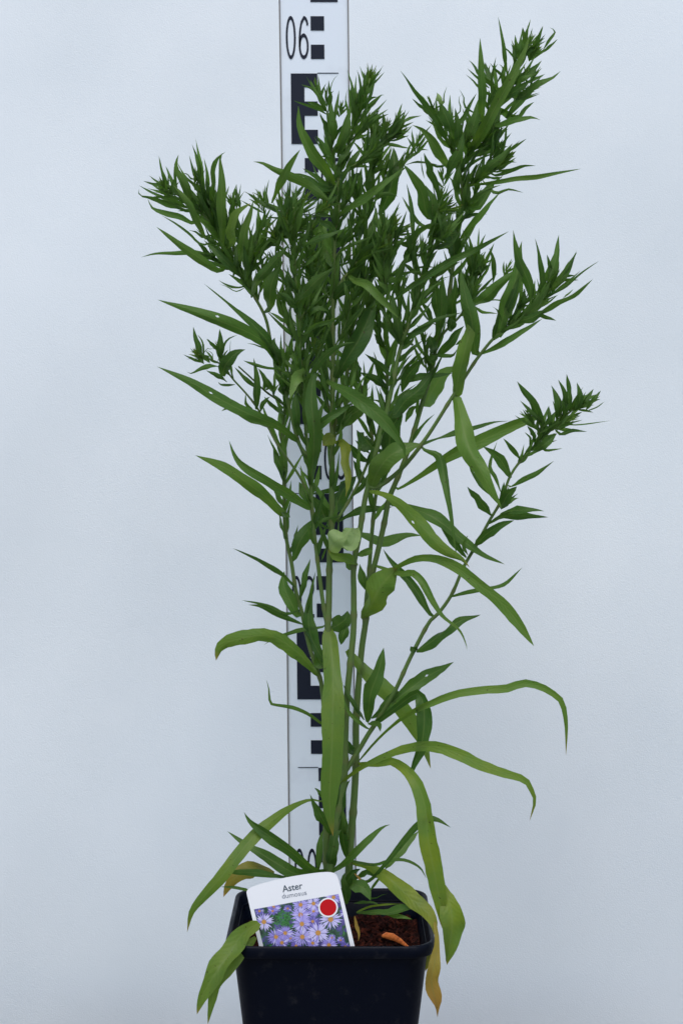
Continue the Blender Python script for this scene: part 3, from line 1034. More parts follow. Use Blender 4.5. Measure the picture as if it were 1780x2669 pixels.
L('h', 110, [(880, 930), (1000, 965), (1100, 1010), (1200, 1035), (1350, 980), (1450, 955), (1568, 965)], z=-1.0, e=-4.0, rnd=0.7, pale=0.1)
L('h', 72, [(910, 1170), (1000, 1135), (1065, 1100)], z=0.6, rnd=0.5, base=0.6, tip=4)
L('h', 90, [(990, 1500), (955, 1380), (930, 1250)], z=-0.6, rnd=0.5)
L('h', 90, [(900, 1240), (830, 1270), (790, 1210)], z=0.8, rnd=0.5)
L('h', 60, [(830, 1000), (860, 930), (920, 890)], z=-1.5, rnd=0.3)
L('h', 20, [(540, 1220), (580, 1120), (600, 1060)], z=0.2)
L('h', 95, [(690, 20), (760, 20), (790, 110), (795, 230), (820, 350), (812, 470), (785, 570)], z=0.6, e=3.0, y=0.62, b=0.15, rnd=0.9,
  base=0.4, peak=0.3, serr=0.1, tip=2.4)
L('f', 130, [(880, 1320), (810, 1360), (750, 1420)], z=0.8, e=2.0, y=0.28, b=0.12, rnd=0.5, tip=3)
# --- lower right
L('l', 86, [(130, 625), (230, 650), (330, 720), (430, 820), (520, 915), (600, 985), (680, 1030), (725, 1075)], z=1.4, e=4.0,
  roll=(10, -20), y=0.5, yt=0.2, rnd=0.9, base=0.3, peak=0.45, tip=2.2, serr=0.04, hole=(10, 1), n=24)
L('l', 70, [(270, 705), (380, 725), (500, 770), (600, 840), (700, 930), (800, 1000), (930, 1055)], z=-0.5, e=2.0, rnd=0.4, base=0.3)
L('l', 48, [(705, 1015), (620, 910), (545, 815)], z=1.8, rnd=0.1)
L('l', 20, [(715, 1000), (690, 940), (715, 885)], z=2.0)
L('l', 76, [(310, 615), (420, 550), (600, 430), (800, 330), (1000, 235), (1100, 200), (1180, 187)], z=-0.5, e=1.5, roll=(15, -15), rnd=0.6,
  y=0.1, base=0.25, peak=0.62, tip=2.2)
L('l', 30, [(400, 375), (550, 320), (750, 260), (870, 228), (960, 217)], z=0.5, e=-2.5, rnd=0.2)
L('l', 124, [(150, 610), (190, 500), (260, 420), (400, 365), (440, 350)], z=1.2, e=2.0, rnd=0.6, y=0.15, base=0.4, tip=2.4)
L('l', 112, [(655, 105), (690, 250), (730, 400), (790, 520), (850, 630), (912, 727)], z=1.8, e=5.6, roll=(5, -15), y=0.12, rnd=0.9, base=0.5,
  peak=0.4, tip=1.9)
L('l', 54, [(470, 385), (550, 420), (580, 550), (600, 680), (620, 800), (640, 950), (655, 1035)], z=0.5, e=3.5, rnd=0.4, peak=0.25, tip=1.0)
L('l', 52, [(855, 770), (790, 690), (710, 600)], z=2.2, rnd=0.1)
L('l', 26, [(900, 690), (800, 600), (740, 520), (715, 450)], z=1.6, e=0.2, rnd=0.2)
L('l', 22, [(905, 630), (870, 540), (840, 480), (885, 335)], z=1.8, e=0.5, rnd=0.3)
L('l', 60, [(965, 550), (920, 465), (860, 405), (800, 365)], z=2.4, rnd=0.3, base=0.5)
L('l', 30, [(1020, 445), (980, 385), (920, 320)], z=2.4, rnd=0.2)
L('l', 32, [(960, 602), (1060, 550), (1150, 500), (1217, 450)], z=2.6, e=4.0, rnd=0.3)
L('l', 70, [(905, 730), (940, 660), (1000, 600)], z=2.6, rnd=0.1)
L('l', 34, [(905, 690), (920, 630), (925, 572)], z=2.6, rnd=0.1)
L('l', 22, [(940, 700), (980, 675), (1015, 668)], z=2.6)
L('l', 42, [(885, 790), (940, 750), (1050, 735), (1160, 745)], z=2.4, e=4.4, rnd=0.15)
L('l', 46, [(830, 822), (920, 775), (1050, 775), (1185, 780)], z=2.4, e=3.6, rnd=0.1)
L('l', 58, [(760, 945), (830, 870), (900, 830), (985, 798)], z=2.2, e=3.2, rnd=0.15, base=0.6)
L('l', 30, [(605, 1245), (680, 1225), (820, 1195), (930, 1165), (1032, 1073)], z=1.8, e=4.2, rnd=0.3, base=0.4)
L('l', 56, [(495, 1345), (430, 1240), (360, 1140), (270, 1040), (220, 965)], z=1.2, e=-0.5, rnd=0.0)
L('l', 68, [(170, 1165), (300, 1070), (420, 1022), (540, 1030), (660, 1085), (790, 1180), (920, 1285), (1010, 1400), (1100, 1533)], z=0.2, e=4.6,
  roll=(-25, 15), y=0.15, rnd=0.7, peak=0.66, tip=4, base=0.35, serr=0.06)
L('m', 190, [(1290, 300), (1340, 210), (1410, 100), (1490, -10), (1530, -60)], z=0.4, e=1.2, roll=(10, -10), y=0.45, yt=0.2, rnd=0.9, base=0.35,
  peak=0.5, tip=2.4)
L('l', 38, [(320, 1110), (390, 1105), (450, 1160), (500, 1270), (560, 1360), (660, 1440), (705, 1530), (710, 1560)], z=1.2, e=3.6, rnd=0.7, y=0.15,
  base=0.6, tip=2)
L('n', 62, [(525, 218), (600, 170), (700, 90), (800, 35), (902, 5)], z=1.3, e=2.4, rnd=0.1, base=0.45)
L('n', 40, [(525, 215), (505, 205), (492, 190)], z=1.3, base=0.9, rnd=0.1)
L('l', 54, [(1165, 295), (1120, 170), (1060, 75), (1000, -15)], z=2.9, e=4.0, rnd=0.1)
L('l', 30, [(1085, 165), (1050, 130), (1018, 98)], z=3)
L('l', 26, [(1075, 220), (1045, 185), (1015, 155)], z=3)
L('l', 42, [(1235, 220), (1245, 110), (1200, 8)], z=3, rnd=0.1)
L('l', 30, [(1195, 270), (1190, 200), (1186, 130)], z=3.2, rnd=0.1)
L('q', 46, [(1175, 1325), (1222, 1200), (1200, 1062)], z=3.2, rnd=0.1)
L('q', 30, [(1205, 1260), (1185, 1170), (1150, 1095)], z=3.0, rnd=0.2)
L('q', 38, [(1245, 1290), (1280, 1200), (1260, 1112)], z=3.2, rnd=0.1)
L('q', 30, [(1290, 1250), (1325, 1195), (1358, 1150)], z=3.2, rnd=0.2)
L('q', 24, [(1310, 1255), (1360, 1210), (1400, 1160)], z=3.2, rnd=0.2)
L('q', 22, [(1310, 1280), (1350, 1225), (1398, 1210)], z=3.2)
L('q', 8, [(1320, 1280), (1380, 1255), (1425, 1222)], z=3.2, base=0.8)
L('l', 8, [(1310, 240), (1430, 232), (1550, 215)], z=3.2, base=0.8)
L('l', 24, [(1250, 292), (1330, 272), (1412, 280)], z=3.2, rnd=0.1)
L('l', 16, [(1160, 385), (1220, 385), (1267, 377)], z=3.0)
L('l', 52, [(1100, 405), (1170, 345), (1235, 290)], z=3.2, rnd=0.2)
L('l', 14, [(1072, 372), (1078, 320), (1044, 282)], z=2.8)
L('l', 28, [(1105, 350), (1085, 285), (1060, 245)], z=2.8, rnd=0.2)
# --- left middle
L('s', 35, [(724, 948), (700, 905), (672, 880), (640, 862), (580, 838), (520, 816), (470, 798), (411, 781)], z=1.5, e=4.4, roll=(15, -15), rnd=0.5,
  base=0.4, peak=0.42, hole=(14, 1), n=26, serr=0.04)
L('j', 100, [(1210, 1240), (1130, 1050), (1050, 900), (900, 730), (780, 620), (650, 520), (480, 380), (250, 188)], z=1.4, e=2.6, rnd=0.1, base=0.75,
  peak=0.25, tip=1.2)
L('j', 120, [(1220, 1240), (1190, 1120), (1130, 980), (1160, 880)], z=1.6, e=2.2, rnd=0.2, base=0.8, serr=0.1)
L('j', 20, [(1030, 1020), (900, 970), (800, 955)], z=1.2)
L('s', 34, [(777, 1152), (725, 1111), (668, 1086), (614, 1060), (553, 1028), (490, 992), (409, 955)], z=2.0, e=5.0, roll=(15, -20), rnd=0.4,
  base=0.5, peak=0.4, hole=(17, 2), n=28)
L('s', 22, [(705, 1115), (680, 1100), (640, 1085), (600, 1062), (577, 1072)], z=0.8, e=1.5, rnd=0.3)
L('j', 80, [(220, 1180), (190, 1020), (150, 880), (118, 740)], z=3.0, rnd=0.1, base=0.6)
L('j', 24, [(240, 1080), (240, 950), (172, 838)], z=3.0)
L('j', 92, [(470, 1180), (465, 980), (455, 770)], z=3.0, rnd=0.1, base=0.5)
L('j', 50, [(440, 1060), (370, 985), (288, 897)], z=3.0, rnd=0.1)
L('j', 34, [(520, 965), (580, 890), (685, 848)], z=3.0, rnd=0.1)
L('j', 11, [(580, 1100), (588, 1000), (598, 900)], z=3.0, base=0.9)
L('j', 165, [(500, 1375), (525, 1240), (610, 1120), (700, 1060), (785, 1033)], z=3.0, e=4.0, rnd=0.0, base=0.6, peak=0.35)
L('j', 62, [(450, 1250), (330, 1240), (200, 1290), (90, 1340), (35, 1318)], z=3.0, rnd=0.2, peak=0.35, tip=1.1)
L('j', 70, [(330, 1200), (280, 1150), (220, 1100)], z=3.0, rnd=0.2)
L('j', 60, [(550, 1450), (430, 1370), (280, 1298)], z=3.0, rnd=0.1)
L('j', 36, [(650, 1480), (560, 1490), (470, 1480), (435, 1445)], z=3.0, rnd=0.1)
L('j', 9, [(200, 1150), (110, 1150), (25, 1157)], z=3.2, base=0.8)
L('j', 8, [(300, 1020), (340, 1030), (410, 1000)], z=3.2, base=0.8)
L('j', 9, [(370, 1100), (330, 1060), (260, 1040)], z=3.2, base=0.8)
L('j', 94, [(920, 1800), (930, 1560), (925, 1360), (888, 1140)], z=2.4, e=3.0, rnd=0.2, base=0.6)
L('j', 84, [(1140, 1590), (1050, 1440), (985, 1330), (945, 1270)], z=1.8, rnd=0.1)
L('j', 60, [(910, 1510), (780, 1400), (645, 1258)], z=2.0, rnd=0.05)
L('j', 44, [(1150, 1570), (1150, 1420), (1165, 1290)], z=2.0, rnd=0.4, pale=0.05)
L('j', 36, [(1155, 1565), (1195, 1500), (1225, 1475)], z=2.0)
L('j', 62, [(965, 1845), (1010, 1720), (1100, 1635)], z=2.0, rnd=0.3)
L('j', 64, [(1285, 1870), (1150, 1760), (1020, 1635)], z=1.6, rnd=0.1)
L('j', 28, [(1285, 1735), (1200, 1655), (1120, 1600)], z=1.6, rnd=0.1)
L('j', 42, [(1400, 1345), (1200, 1285), (1050, 1268), (900, 1225), (755, 1175)], z=1.8, e=3.4, rnd=0.3, peak=0.75, base=0.3)
L('j', 40, [(880, 1800), (790, 1720), (785, 1600)], z=2.0, rnd=0.3)
L('j', 110, [(1290, 1610), (1270, 1480), (1300, 1320)], z=1.2, e=1.4, rnd=0.0, base=0.6)
L('j', 26, [(1300, 1800), (1250, 1770), (1235, 1730)], z=1.5)
L('f', 140, [(570, 700), (500, 720), (445, 820), (413, 942)], z=3.0, e=4.4, pale=0.18, rnd=0.9, y=0.1, base=0.9, peak=0.15, tip=1.3, roll=(10, 10))
L('f', 150, [(625, 1830), (650, 1500), (655, 1200), (640, 950), (650, 750), (690, 610)], z=2.2, e=3.0, roll=(8, -8), rnd=0.3, base=0.45, peak=0.5, tip=2.2)
L('f', 72, [(600, 760), (680, 620), (760, 520), (860, 440), (960, 385), (1092, 358)], z=2.6, e=4.0, rnd=0.4, base=0.5)
L('f', 100, [(560, 1300), (700, 1220), (850, 1110), (950, 1050), (1062, 975)], z=2.6, e=3.4, rnd=0.4, base=0.4, serr=0.04)
L('f', 170, [(885, 1280), (980, 1140), (1110, 1050), (1180, 970), (1245, 905)], z=-0.5, e=0.5, rnd=0.2, y=0.08, base=0.3)
L('f', 150, [(700, 690), (800, 760), (960, 850), (1130, 950), (1300, 1090), (1430, 1230), (1520, 1350), (1580, 1450), (1590, 1560)], z=2.8, e=5.2,
  roll=(10, -20), rnd=0.6, base=0.25, peak=0.45, tip=1.8)
L('g', 66, [(285, 1110), (200, 1030), (100, 945), (0, 868)], z=-0.6, rnd=0.05)
L('f', 84, [(1420, 830), (1280, 740), (1120, 660)], z=-0.8, rnd=0.1, base=0.5)
L('f', 64, [(1380, 430), (1330, 360), (1270, 270)], z=-1.6, rnd=0.4)
L('f', 160, [(1310, 1480), (1220, 1380), (1150, 1310), (1095, 1255)], z=-1.0, rnd=0.0, serr=0.2, base=0.5)
L('f', 50, [(1230, 1500), (1150, 1430), (1080, 1360)], z=-1.2, rnd=0.1)
L('f', 24, [(1400, 1040), (1330, 970), (1240, 945)], z=-1.2)
L('h', 100, [(1010, 210), (900, 130), (815, 25)], z=-1.2, rnd=0.0)
L('h', 80, [(985, 430), (920, 320), (865, 190)], z=-1.2, rnd=0.0)
L('f', 56, [(690, 1190), (730, 1060), (790, 910)], z=1.0, rnd=0.3)
L('f', 90, [(500, 1330), (480, 1100), (470, 940), (500, 830)], z=1.8, rnd=0.2)
L('f', 110, [(380, 900), (350, 790), (360, 680)], z=1.6, rnd=0.05)
L('f', 60, [(760, 870), (720, 800), (700, 740)], z=-2.0, y=0.6, b=0.2, rnd=0.6)
L('f', 185, [(890, 730), (1000, 520), (1130, 290), (1240, 60), (1285, -90)], z=0.8, e=0.2, roll=(10, -15), rnd=0.0, base=0.5, peak=0.45, tip=2.4)
L('c', 48, [(560, 1530), (680, 1440), (830, 1400), (920, 1345), (952, 1278)], z=3.0, e=3.6, rnd=0.6, wav=0.4)
L('c', 62, [(570, 1370), (640, 1300), (720, 1270), (810, 1300)], z=2.8, rnd=0.5)
# --- crown left
L('a', 82, [(730, 960), (640, 770), (560, 610), (470, 480), (400, 400)], z=2.6, e=3.4, rnd=0.7, y=0.1)
L('a', 84, [(600, 640), (530, 440), (470, 310), (430, 200), (456, 88)], z=2.2, e=3.0, rnd=0.5, y=0.08)
L('a', 30, [(445, 500), (420, 360), (412, 220), (430, 185)], z=1.6, e=2.0, rnd=0.2)
L('a', 95, [(905, 1120), (900, 820), (895, 520), (890, 260), (882, 110), (938, 60)], z=2.6, e=4.0, roll=(10, -10), rnd=0.6, y=0.1)
L('a', 58, [(780, 650), (800, 460), (795, 260), (825, 160), (880, 95), (935, 62)], z=2.0, e=3.0, rnd=0.5)
L('a', 98, [(1000, 1000), (985, 860), (1040, 710), (1110, 640), (1195, 585)], z=3.0, e=4.4, rnd=1.0, y=0.22)
L('a', 95, [(1080, 1170), (1130, 900), (1180, 720), (1218, 555)], z=3.2, e=4.0, rnd=0.6, y=0.1)
L('a', 62, [(610, 790), (450, 720), (330, 690), (190, 640), (140, 540)], z=2.2, e=3.6, rnd=0.5)
L('a', 52, [(570, 670), (430, 615), (280, 570), (150, 520), (58, 505), (52, 435)], z=2.0, e=1.0, rnd=0.4)
L('a', 34, [(480, 610), (320, 550), (190, 485), (48, 403)], z=1.8, e=0.5, rnd=0.3)
L('a', 92, [(860, 1280), (650, 1130), (480, 1020), (350, 925), (225, 825)], z=2.0, e=4.4, roll=(15, -10), rnd=0.5, y=0.05)
L('a', 48, [(800, 1110), (600, 1090), (400, 1095), (200, 1105), (68, 1140)], z=1.4, e=0.2, rnd=0.7)
L('a', 28, [(700, 1010), (560, 900), (430, 800), (280, 710)], z=1.6, rnd=0.2)
L('a', 30, [(710, 930), (630, 880), (555, 862)], z=1.8, rnd=0.2)
L('a', 50, [(1085, 650), (1055, 540), (1042, 435)], z=1.8, rnd=0.2)
L('a', 40, [(765, 620), (740, 520), (728, 440)], z=1.6, rnd=0.1)
L('a', 26, [(1150, 1430), (1040, 1450), (930, 1415), (862, 1370)], z=1.8, rnd=0.1)
L('a', 12, [(1150, 1440), (1040, 1490), (950, 1440), (868, 1412)], z=1.8)
L('a', 80, [(1110, 1360), (950, 1200), (830, 1080), (710, 960)], z=2.2, rnd=0.3)
L('a', 64, [(1010, 1340), (1045, 1180), (1040, 1000)], z=2.2, rnd=0.2)
L('a', 60, [(1140, 1420), (1150, 1200), (1120, 1000)], z=2.6, rnd=0.1)
L('a', 60, [(700, 720), (680, 560), (640, 380)], z=1.8, rnd=0.4)
L('a', 44, [(770, 660), (720, 500), (670, 340)], z=1.4, rnd=0.1)
L('a', 60, [(560, 640), (400, 560), (270, 470)], z=1.4, rnd=0.6, pale=0.04)
L('a', 26, [(1370, 600), (1355, 450), (1382, 335)], z=2.0, rnd=0.1)
L('a', 34, [(1340, 600), (1230, 520), (1125, 470)], z=2.0, rnd=0.1)
L('a', 16, [(590, 340), (540, 290), (485, 280)], z=2.2)
# --- crown centre
L('b', 86, [(230, 1370), (320, 1150), (410, 980), (522, 820)], z=3.0, e=4.4, rnd=0.6, y=0.05)
L('b', 92, [(760, 1300), (600, 1180), (400, 1090), (250, 1020), (140, 962), (38, 945)], z=1.6, e=4.0, roll=(20, -20), rnd=0.6, y=0.1)
L('b', 118, [(890, 1230), (780, 1030), (650, 870), (560, 720), (510, 560), (500, 372)], z=1.8, e=3.4, roll=(10, -20), rnd=0.6, y=0.08, base=0.45)
L('b', 62, [(770, 1230), (650, 1150), (550, 1090), (455, 1065)], z=1.4, e=2.4, rnd=0.3)
L('b', 62, [(780, 1190), (680, 1100), (545, 1015)], z=1.2, rnd=0.4)
L('b', 74, [(850, 1000), (780, 830), (730, 740), (680, 680)], z=1.6, rnd=0.4)
L('b', 34, [(840, 860), (800, 890), (732, 890)], z=2.2, rnd=0.7)
L('b', 84, [(855, 760), (855, 600), (835, 440), (835, 320)], z=1.2, rnd=0.6)
L('b', 36, [(865, 580), (885, 420), (916, 213)], z=1.0, rnd=0.3)
L('b', 34, [(800, 470), (690, 400), (560, 362), (452, 322)], z=1.2, rnd=0.3)
L('b', 48, [(790, 430), (690, 372), (585, 333)], z=1.0, rnd=0.3)
L('b', 46, [(755, 350), (660, 215), (528, 158)], z=0.8, rnd=0.4)
L('b', 40, [(745, 350), (715, 200), (702, 58)], z=0.9, rnd=0.5)
L('b', 36, [(735, 340), (665, 200), (620, 108)], z=1.0, rnd=0.6)
L('b', 38, [(830, 300), (815, 200), (810, 112)], z=0.8, rnd=0.3)
L('b', 14, [(825, 210), (860, 110), (908, 58)], z=0.8)
L('b', 86, [(900, 830), (960, 640), (1010, 480), (1040, 370)], z=1.0, rnd=0.7)
L('b', 48, [(1070, 580), (1090, 450), (1055, 350), (1042, 218)], z=0.0, rnd=0.3)
L('b', 30, [(1115, 350), (1080, 255), (1045, 190), (1046, 148)], z=0.0, rnd=0.3)
L('b', 16, [(1000, 400), (985, 290), (1002, 205)], z=0.2)
L('b', 40, [(1120, 500), (1150, 340), (1135, 200), (1115, 50), (1098, 8)], z=-0.4, rnd=0.2)
L('b', 46, [(1160, 440), (1270, 335), (1340, 268), (1382, 264)], z=-0.4, rnd=0.2)
L('b', 30, [(1180, 370), (1240, 300), (1310, 285)], z=-0.6, rnd=0.2)
L('b', 16, [(1130, 530), (1180, 480), (1215, 420)], z=-0.4)
L('b', 52, [(1070, 700), (1200, 590), (1310, 510), (1425, 458)], z=0.5, e=1.5, rnd=0.3)
L('b', 24, [(1190, 590), (1280, 480), (1333, 412)], z=0.2, rnd=0.5)
L('b', 48, [(1340, 730), (1375, 580), (1360, 435)], z=1.4, rnd=0.3)
L('b', 30, [(1420, 660), (1490, 540), (1492, 435)], z=1.5, rnd=0.3)
L('b', 40, [(1420, 660), (1520, 570), (1590, 495)], z=1.6, rnd=0.2)
L('b', 26, [(1410, 705), (1500, 667), (1600, 665)], z=1.6, rnd=0.0)
L('b', 60, [(880, 1000), (950, 890), (1060, 770)], z=1.0, rnd=0.6)
L('b', 60, [(1000, 1000), (1090, 880), (1150, 800)], z=1.2, rnd=0.5)
L('b', 70, [(900, 900), (990, 700), (1060, 560)], z=0.8, rnd=0.5)
L('b', 150, [(1330, 1500), (1420, 1260), (1470, 1060), (1480, 880), (1470, 800)], z=-1.4, e=-2.0, roll=(10, -10), rnd=0.1, tip=2.4)
L('b', 86, [(900, 1510), (1050, 1400), (1250, 1260), (1420, 1140), (1568, 1012)], z=1.6, e=3.4, roll=(10, 25), rnd=0.7, y=0.05, base=0.4)
L('b', 50, [(1270, 1370), (1340, 1290), (1420, 1272), (1515, 1302)], z=0.2, rnd=0.6)
L('b', 60, [(1190, 1560), (1230, 1330), (1160, 1150)], z=-1.2, rnd=0.3)
L('b', 70, [(1080, 1350), (1130, 1150), (1150, 1000)], z=-1.0, rnd=0.4)
L('b', 120, [(960, 1380), (1000, 1230), (1080, 1100), (1150, 1060)], z=-1.6, rnd=0.0)
L('b', 90, [(780, 1500), (790, 1350), (810, 1200)], z=0.8, rnd=0.7)
L('b', 110, [(840, 1330), (730, 1280), (610, 1250)], z=-0.5, rnd=0.0)
L('b', 44, [(1180, 1200), (1230, 1050), (1290, 900)], z=-0.8, rnd=0.3)
L('c', 104, [(20, 1160), (60, 1000), (200, 850), (320, 720), (412, 608)], z=3.0, e=4.4, roll=(15, -10), rnd=0.4, y=0.05)
L('c', 134, [(200, 1260), (220, 1080), (270, 920), (350, 770)], z=3.0, e=4.0, rnd=0.3, y=0.05)
L('c', 104, [(440, 1230), (560, 1110), (700, 980), (820, 890), (880, 840)], z=3.2, e=4.6, rnd=0.3, y=0.05)
L('c', 58, [(490, 660), (620, 585), (800, 525), (975, 453)], z=3.0, e=4.2, rnd=0.3)
L('c', 84, [(900, 500), (800, 420), (700, 365)], z=2.6, rnd=0.3)
L('c', 160, [(840, 840), (770, 660), (750, 500), (800, 340)], z=-1.6, e=-2.2, rnd=0.9, pale=0.10)
L('c', 44, [(1005, 760), (1015, 660), (1030, 565)], z=-0.4, rnd=0.2)
L('c', 100, [(1075, 985), (1200, 1025), (1330, 1150), (1430, 1260), (1525, 1372)], z=1.6, e=4.0, roll=(10, -20), rnd=0.9, y=0.1, base=0.35)
L('c', 116, [(840, 1200), (950, 1080), (1050, 1020), (1140, 1010)], z=0.4, rnd=0.05)
L('c', 72, [(460, 1250), (360, 1150), (270, 1100)], z=2.4, rnd=0.4)
L('c', 34, [(560, 1390), (680, 1160), (770, 990)], z=3.0, rnd=0.8)
L('c', 70, [(430, 1200), (390, 1020), (400, 850)], z=2.0, rnd=0.1)
L('c', 90, [(900, 620), (960, 560), (960, 470)], z=0.2, rnd=0.3)
L('c', 90, [(1150, 1000), (1110, 900), (1080, 850)], z=-0.8, rnd=0.1)
L('c', 100, [(1100, 820), (1200, 700), (1340, 550)], z=-0.2, e=1.2, rnd=0.4)
L('c', 120, [(1130, 570), (1150, 430), (1150, 250)], z=-1.6, rnd=0.1)
L('c', 80, [(1220, 560), (1260, 420), (1300, 240)], z=-1.2, rnd=0.2)
L('c', 60, [(1330, 520), (1350, 340), (1310, 180)], z=-1.0, rnd=0.3)
# --- crown right
L('d', 124, [(650, 730), (600, 520), (530, 380), (450, 260), (395, 190)], z=1.2, e=2.4, rnd=0.6)
L('d', 100, [(700, 740), (690, 560), (620, 400)], z=1.6, rnd=0.3)
L('d', 52, [(495, 990), (490, 760), (470, 560), (428, 382)], z=1.4, rnd=0.1)
L('d', 44, [(570, 800), (470, 670), (380, 515)], z=0.8, rnd=0.3)
L('d', 58, [(755, 500), (720, 350), (660, 230), (608, 72)], z=1.0, rnd=0.2)
L('d', 72, [(965, 970), (1100, 800), (1240, 640), (1385, 470)], z=-0.5, e=1.5, rnd=0.6)
L('d', 30, [(1010, 740), (1120, 650), (1220, 540)], z=-0.4, rnd=0.3)
L('d', 60, [(1020, 600), (1150, 520), (1260, 430), (1300, 350)], z=0.4, rnd=0.5)
L('d', 80, [(1150, 620), (1250, 500), (1330, 380)], z=0.2, rnd=0.4)
L('d', 74, [(450, 1010), (560, 890), (680, 820), (790, 795)], z=1.6, rnd=0.4)
L('d', 145, [(920, 1195), (905, 1060), (880, 870), (850, 710)], z=-0.6, e=0.2, rnd=0.05, base=0.5)
L('d', 82, [(290, 1590), (500, 1420), (800, 1230), (950, 1140), (1150, 1050), (1350, 940), (1475, 873)], z=1.0, e=3.4, roll=(15, -15), rnd=0.3, base=0.35)
L('d', 54, [(1310, 1400), (1325, 1270), (1310, 1150), (1270, 1043)], z=1.0, rnd=0.1)
L('d', 40, [(1120, 1320), (1110, 1180), (1100, 1050)], z=0.9, rnd=0.1)
L('d', 24, [(1140, 1240), (1190, 1150), (1232, 1090)], z=0.9)
L('d', 28, [(1150, 1330), (1230, 1250), (1290, 1205)], z=0.9, rnd=0.2)
L('d', 22, [(465, 1262), (600, 1237), (755, 1246)], z=1.5, rnd=0.2)
L('d', 34, [(390, 1310), (500, 1280), (600, 1290)], z=1.8, rnd=0.5)
L('d', 42, [(230, 900), (290, 760), (330, 628)], z=-0.2, rnd=0.2)
L('d', 22, [(310, 810), (350, 755), (387, 708)], z=-0.2)
L('d', 94, [(10, 1130), (90, 1020), (170, 935)], z=0.0, e=1.2, rnd=0.4)
L('d', 84, [(300, 1370), (380, 1250), (435, 1110)], z=2.0, rnd=0.4)
L('d', 120, [(420, 1200), (470, 1090), (520, 1000)], z=1.5, rnd=0.05)
L('d', 60, [(1070, 560), (1040, 420), (1065, 220)], z=-0.5, rnd=0.1)
L('d', 80, [(960, 500), (940, 350), (970, 180)], z=0.0, rnd=0.3)
L('d', 26, [(540, 1160), (600, 1040), (640, 930)], z=1.8)
L('d', 30, [(560, 1110), (640, 1050), (700, 1000)], z=2.0, rnd=0.1)
L('d', 80, [(720, 1000), (780, 900), (870, 800)], z=1.8, rnd=0.1)
L('d', 60, [(760, 1040), (880, 1000), (960, 900)], z=1.6, rnd=0.2)
L('d', 40, [(400, 210), (330, 310), (200, 400)], z=0.4, rnd=0.6)
L('d', 22, [(410, 200), (550, 165), (760, 195)], z=0.6, rnd=0.2)
L('e', 56, [(520, 1250), (430, 1060), (300, 870), (200, 740), (120, 620), (45, 520)], z=1.0, e=2.6, rnd=0.2, base=0.5)
L('e', 24, [(330, 930), (260, 870), (190, 820)], z=1.2)
L('e', 104, [(560, 1210), (515, 1060), (465, 930), (430, 830)], z=1.2, e=2.4, rnd=0.3, tip=4)
L('e', 56, [(440, 850), (412, 800), (395, 733)], z=2.3, pale=0.75, base=0.8, rnd=0.9)
L('e', 18, [(450, 840), (460, 760), (492, 672)], z=1.6, rnd=0.4)
L('e', 80, [(590, 1250), (590, 1060), (568, 878)], z=1.0, rnd=0.3)
L('e', 90, [(510, 1440), (400, 1270), (320, 1155), (250, 1085), (160, 1043)], z=1.4, e=3.0, rnd=0.6, y=0.08)
L('e', 90, [(480, 1568), (540, 1410), (620, 1240), (655, 1090)], z=1.2, rnd=0.5)
L('e', 104, [(680, 1210), (740, 1060), (775, 900), (790, 790)], z=0.0, rnd=0.7)
L('e', 82, [(805, 1070), (825, 800), (818, 550), (810, 350), (804, 212)], z=1.4, e=2.6, roll=(10, -10), rnd=0.6)
L('e', 26, [(800, 690), (730, 612), (665, 560)], z=0.2, rnd=0.5)
L('e', 42, [(810, 580), (750, 480), (693, 422)], z=0.4, rnd=0.2)
L('e', 112, [(690, 1310), (820, 1120), (950, 880), (1060, 680), (1150, 500), (1230, 330), (1278, 175)], z=0.8, e=2.4, roll=(10, -12), rnd=0.55, y=0.12,
  base=0.6, peak=0.35)
L('e', 120, [(800, 1340), (880, 1180), (950, 1010), (1000, 850)], z=-0.6, rnd=0.1)
L('e', 38, [(1065, 560), (1040, 400), (1010, 200), (975, 8)], z=0.2, rnd=0.5)
L('e', 54, [(940, 720), (890, 570), (845, 440)], z=0.2, rnd=0.2)
L('e', 26, [(915, 730), (930, 530), (957, 390)], z=0.2, rnd=0.4)
L('e', 26, [(1000, 560), (940, 510), (897, 448)], z=0.4, rnd=0.4)
L('e', 22, [(960, 650), (1010, 560), (1020, 495), (983, 463)], z=0.4, rnd=0.3)
L('e', 40, [(1140, 460), (1130, 340), (1098, 268)], z=0.2, rnd=0.2)
L('e', 46, [(1165, 440), (1160, 320), (1135, 183)], z=0.2, rnd=0.5)
L('e', 46, [(1240, 270), (1220, 190), (1208, 112)], z=0.4, rnd=0.4)
L('e', 44, [(1290, 350), (1350, 230), (1402, 98)], z=0.0, rnd=0.4)
L('e', 18, [(1325, 300), (1370, 250), (1420, 213)], z=0.0)
L('e', 26, [(1390, 350), (1460, 235), (1518, 155), (1465, 115)], z=0.0, rnd=0.2)
L('e', 26, [(1380, 370), (1470, 290), (1542, 224)], z=0.2, rnd=0.6)
L('e', 72, [(1120, 650), (1250, 560), (1340, 485), (1390, 428)], z=0.0, rnd=0.3)
L('e', 46, [(1130, 680), (1220, 595), (1340, 552)], z=0.2, rnd=0.6)
L('e', 70, [(1090, 750), (1200, 680), (1300, 600)], z=0.0, rnd=0.2)
L('e', 68, [(1180, 780), (1320, 670), (1430, 620), (1500, 590), (1570, 528)], z=0.0, e=1.0, rnd=0.4)
L('e', 22, [(1270, 700), (1320, 560), (1340, 470)], z=0.6, rnd=0.0)
L('e', 84, [(1050, 980), (1170, 830), (1280, 700), (1380, 590)], z=0.0, rnd=0.3)
L('e', 62, [(1130, 970), (1240, 880), (1318, 822)], z=-0.2, rnd=0.6)
L('e', 58, [(960, 1050), (1120, 1000), (1280, 970), (1380, 997)], z=0.2, e=1.8, rnd=0.5)
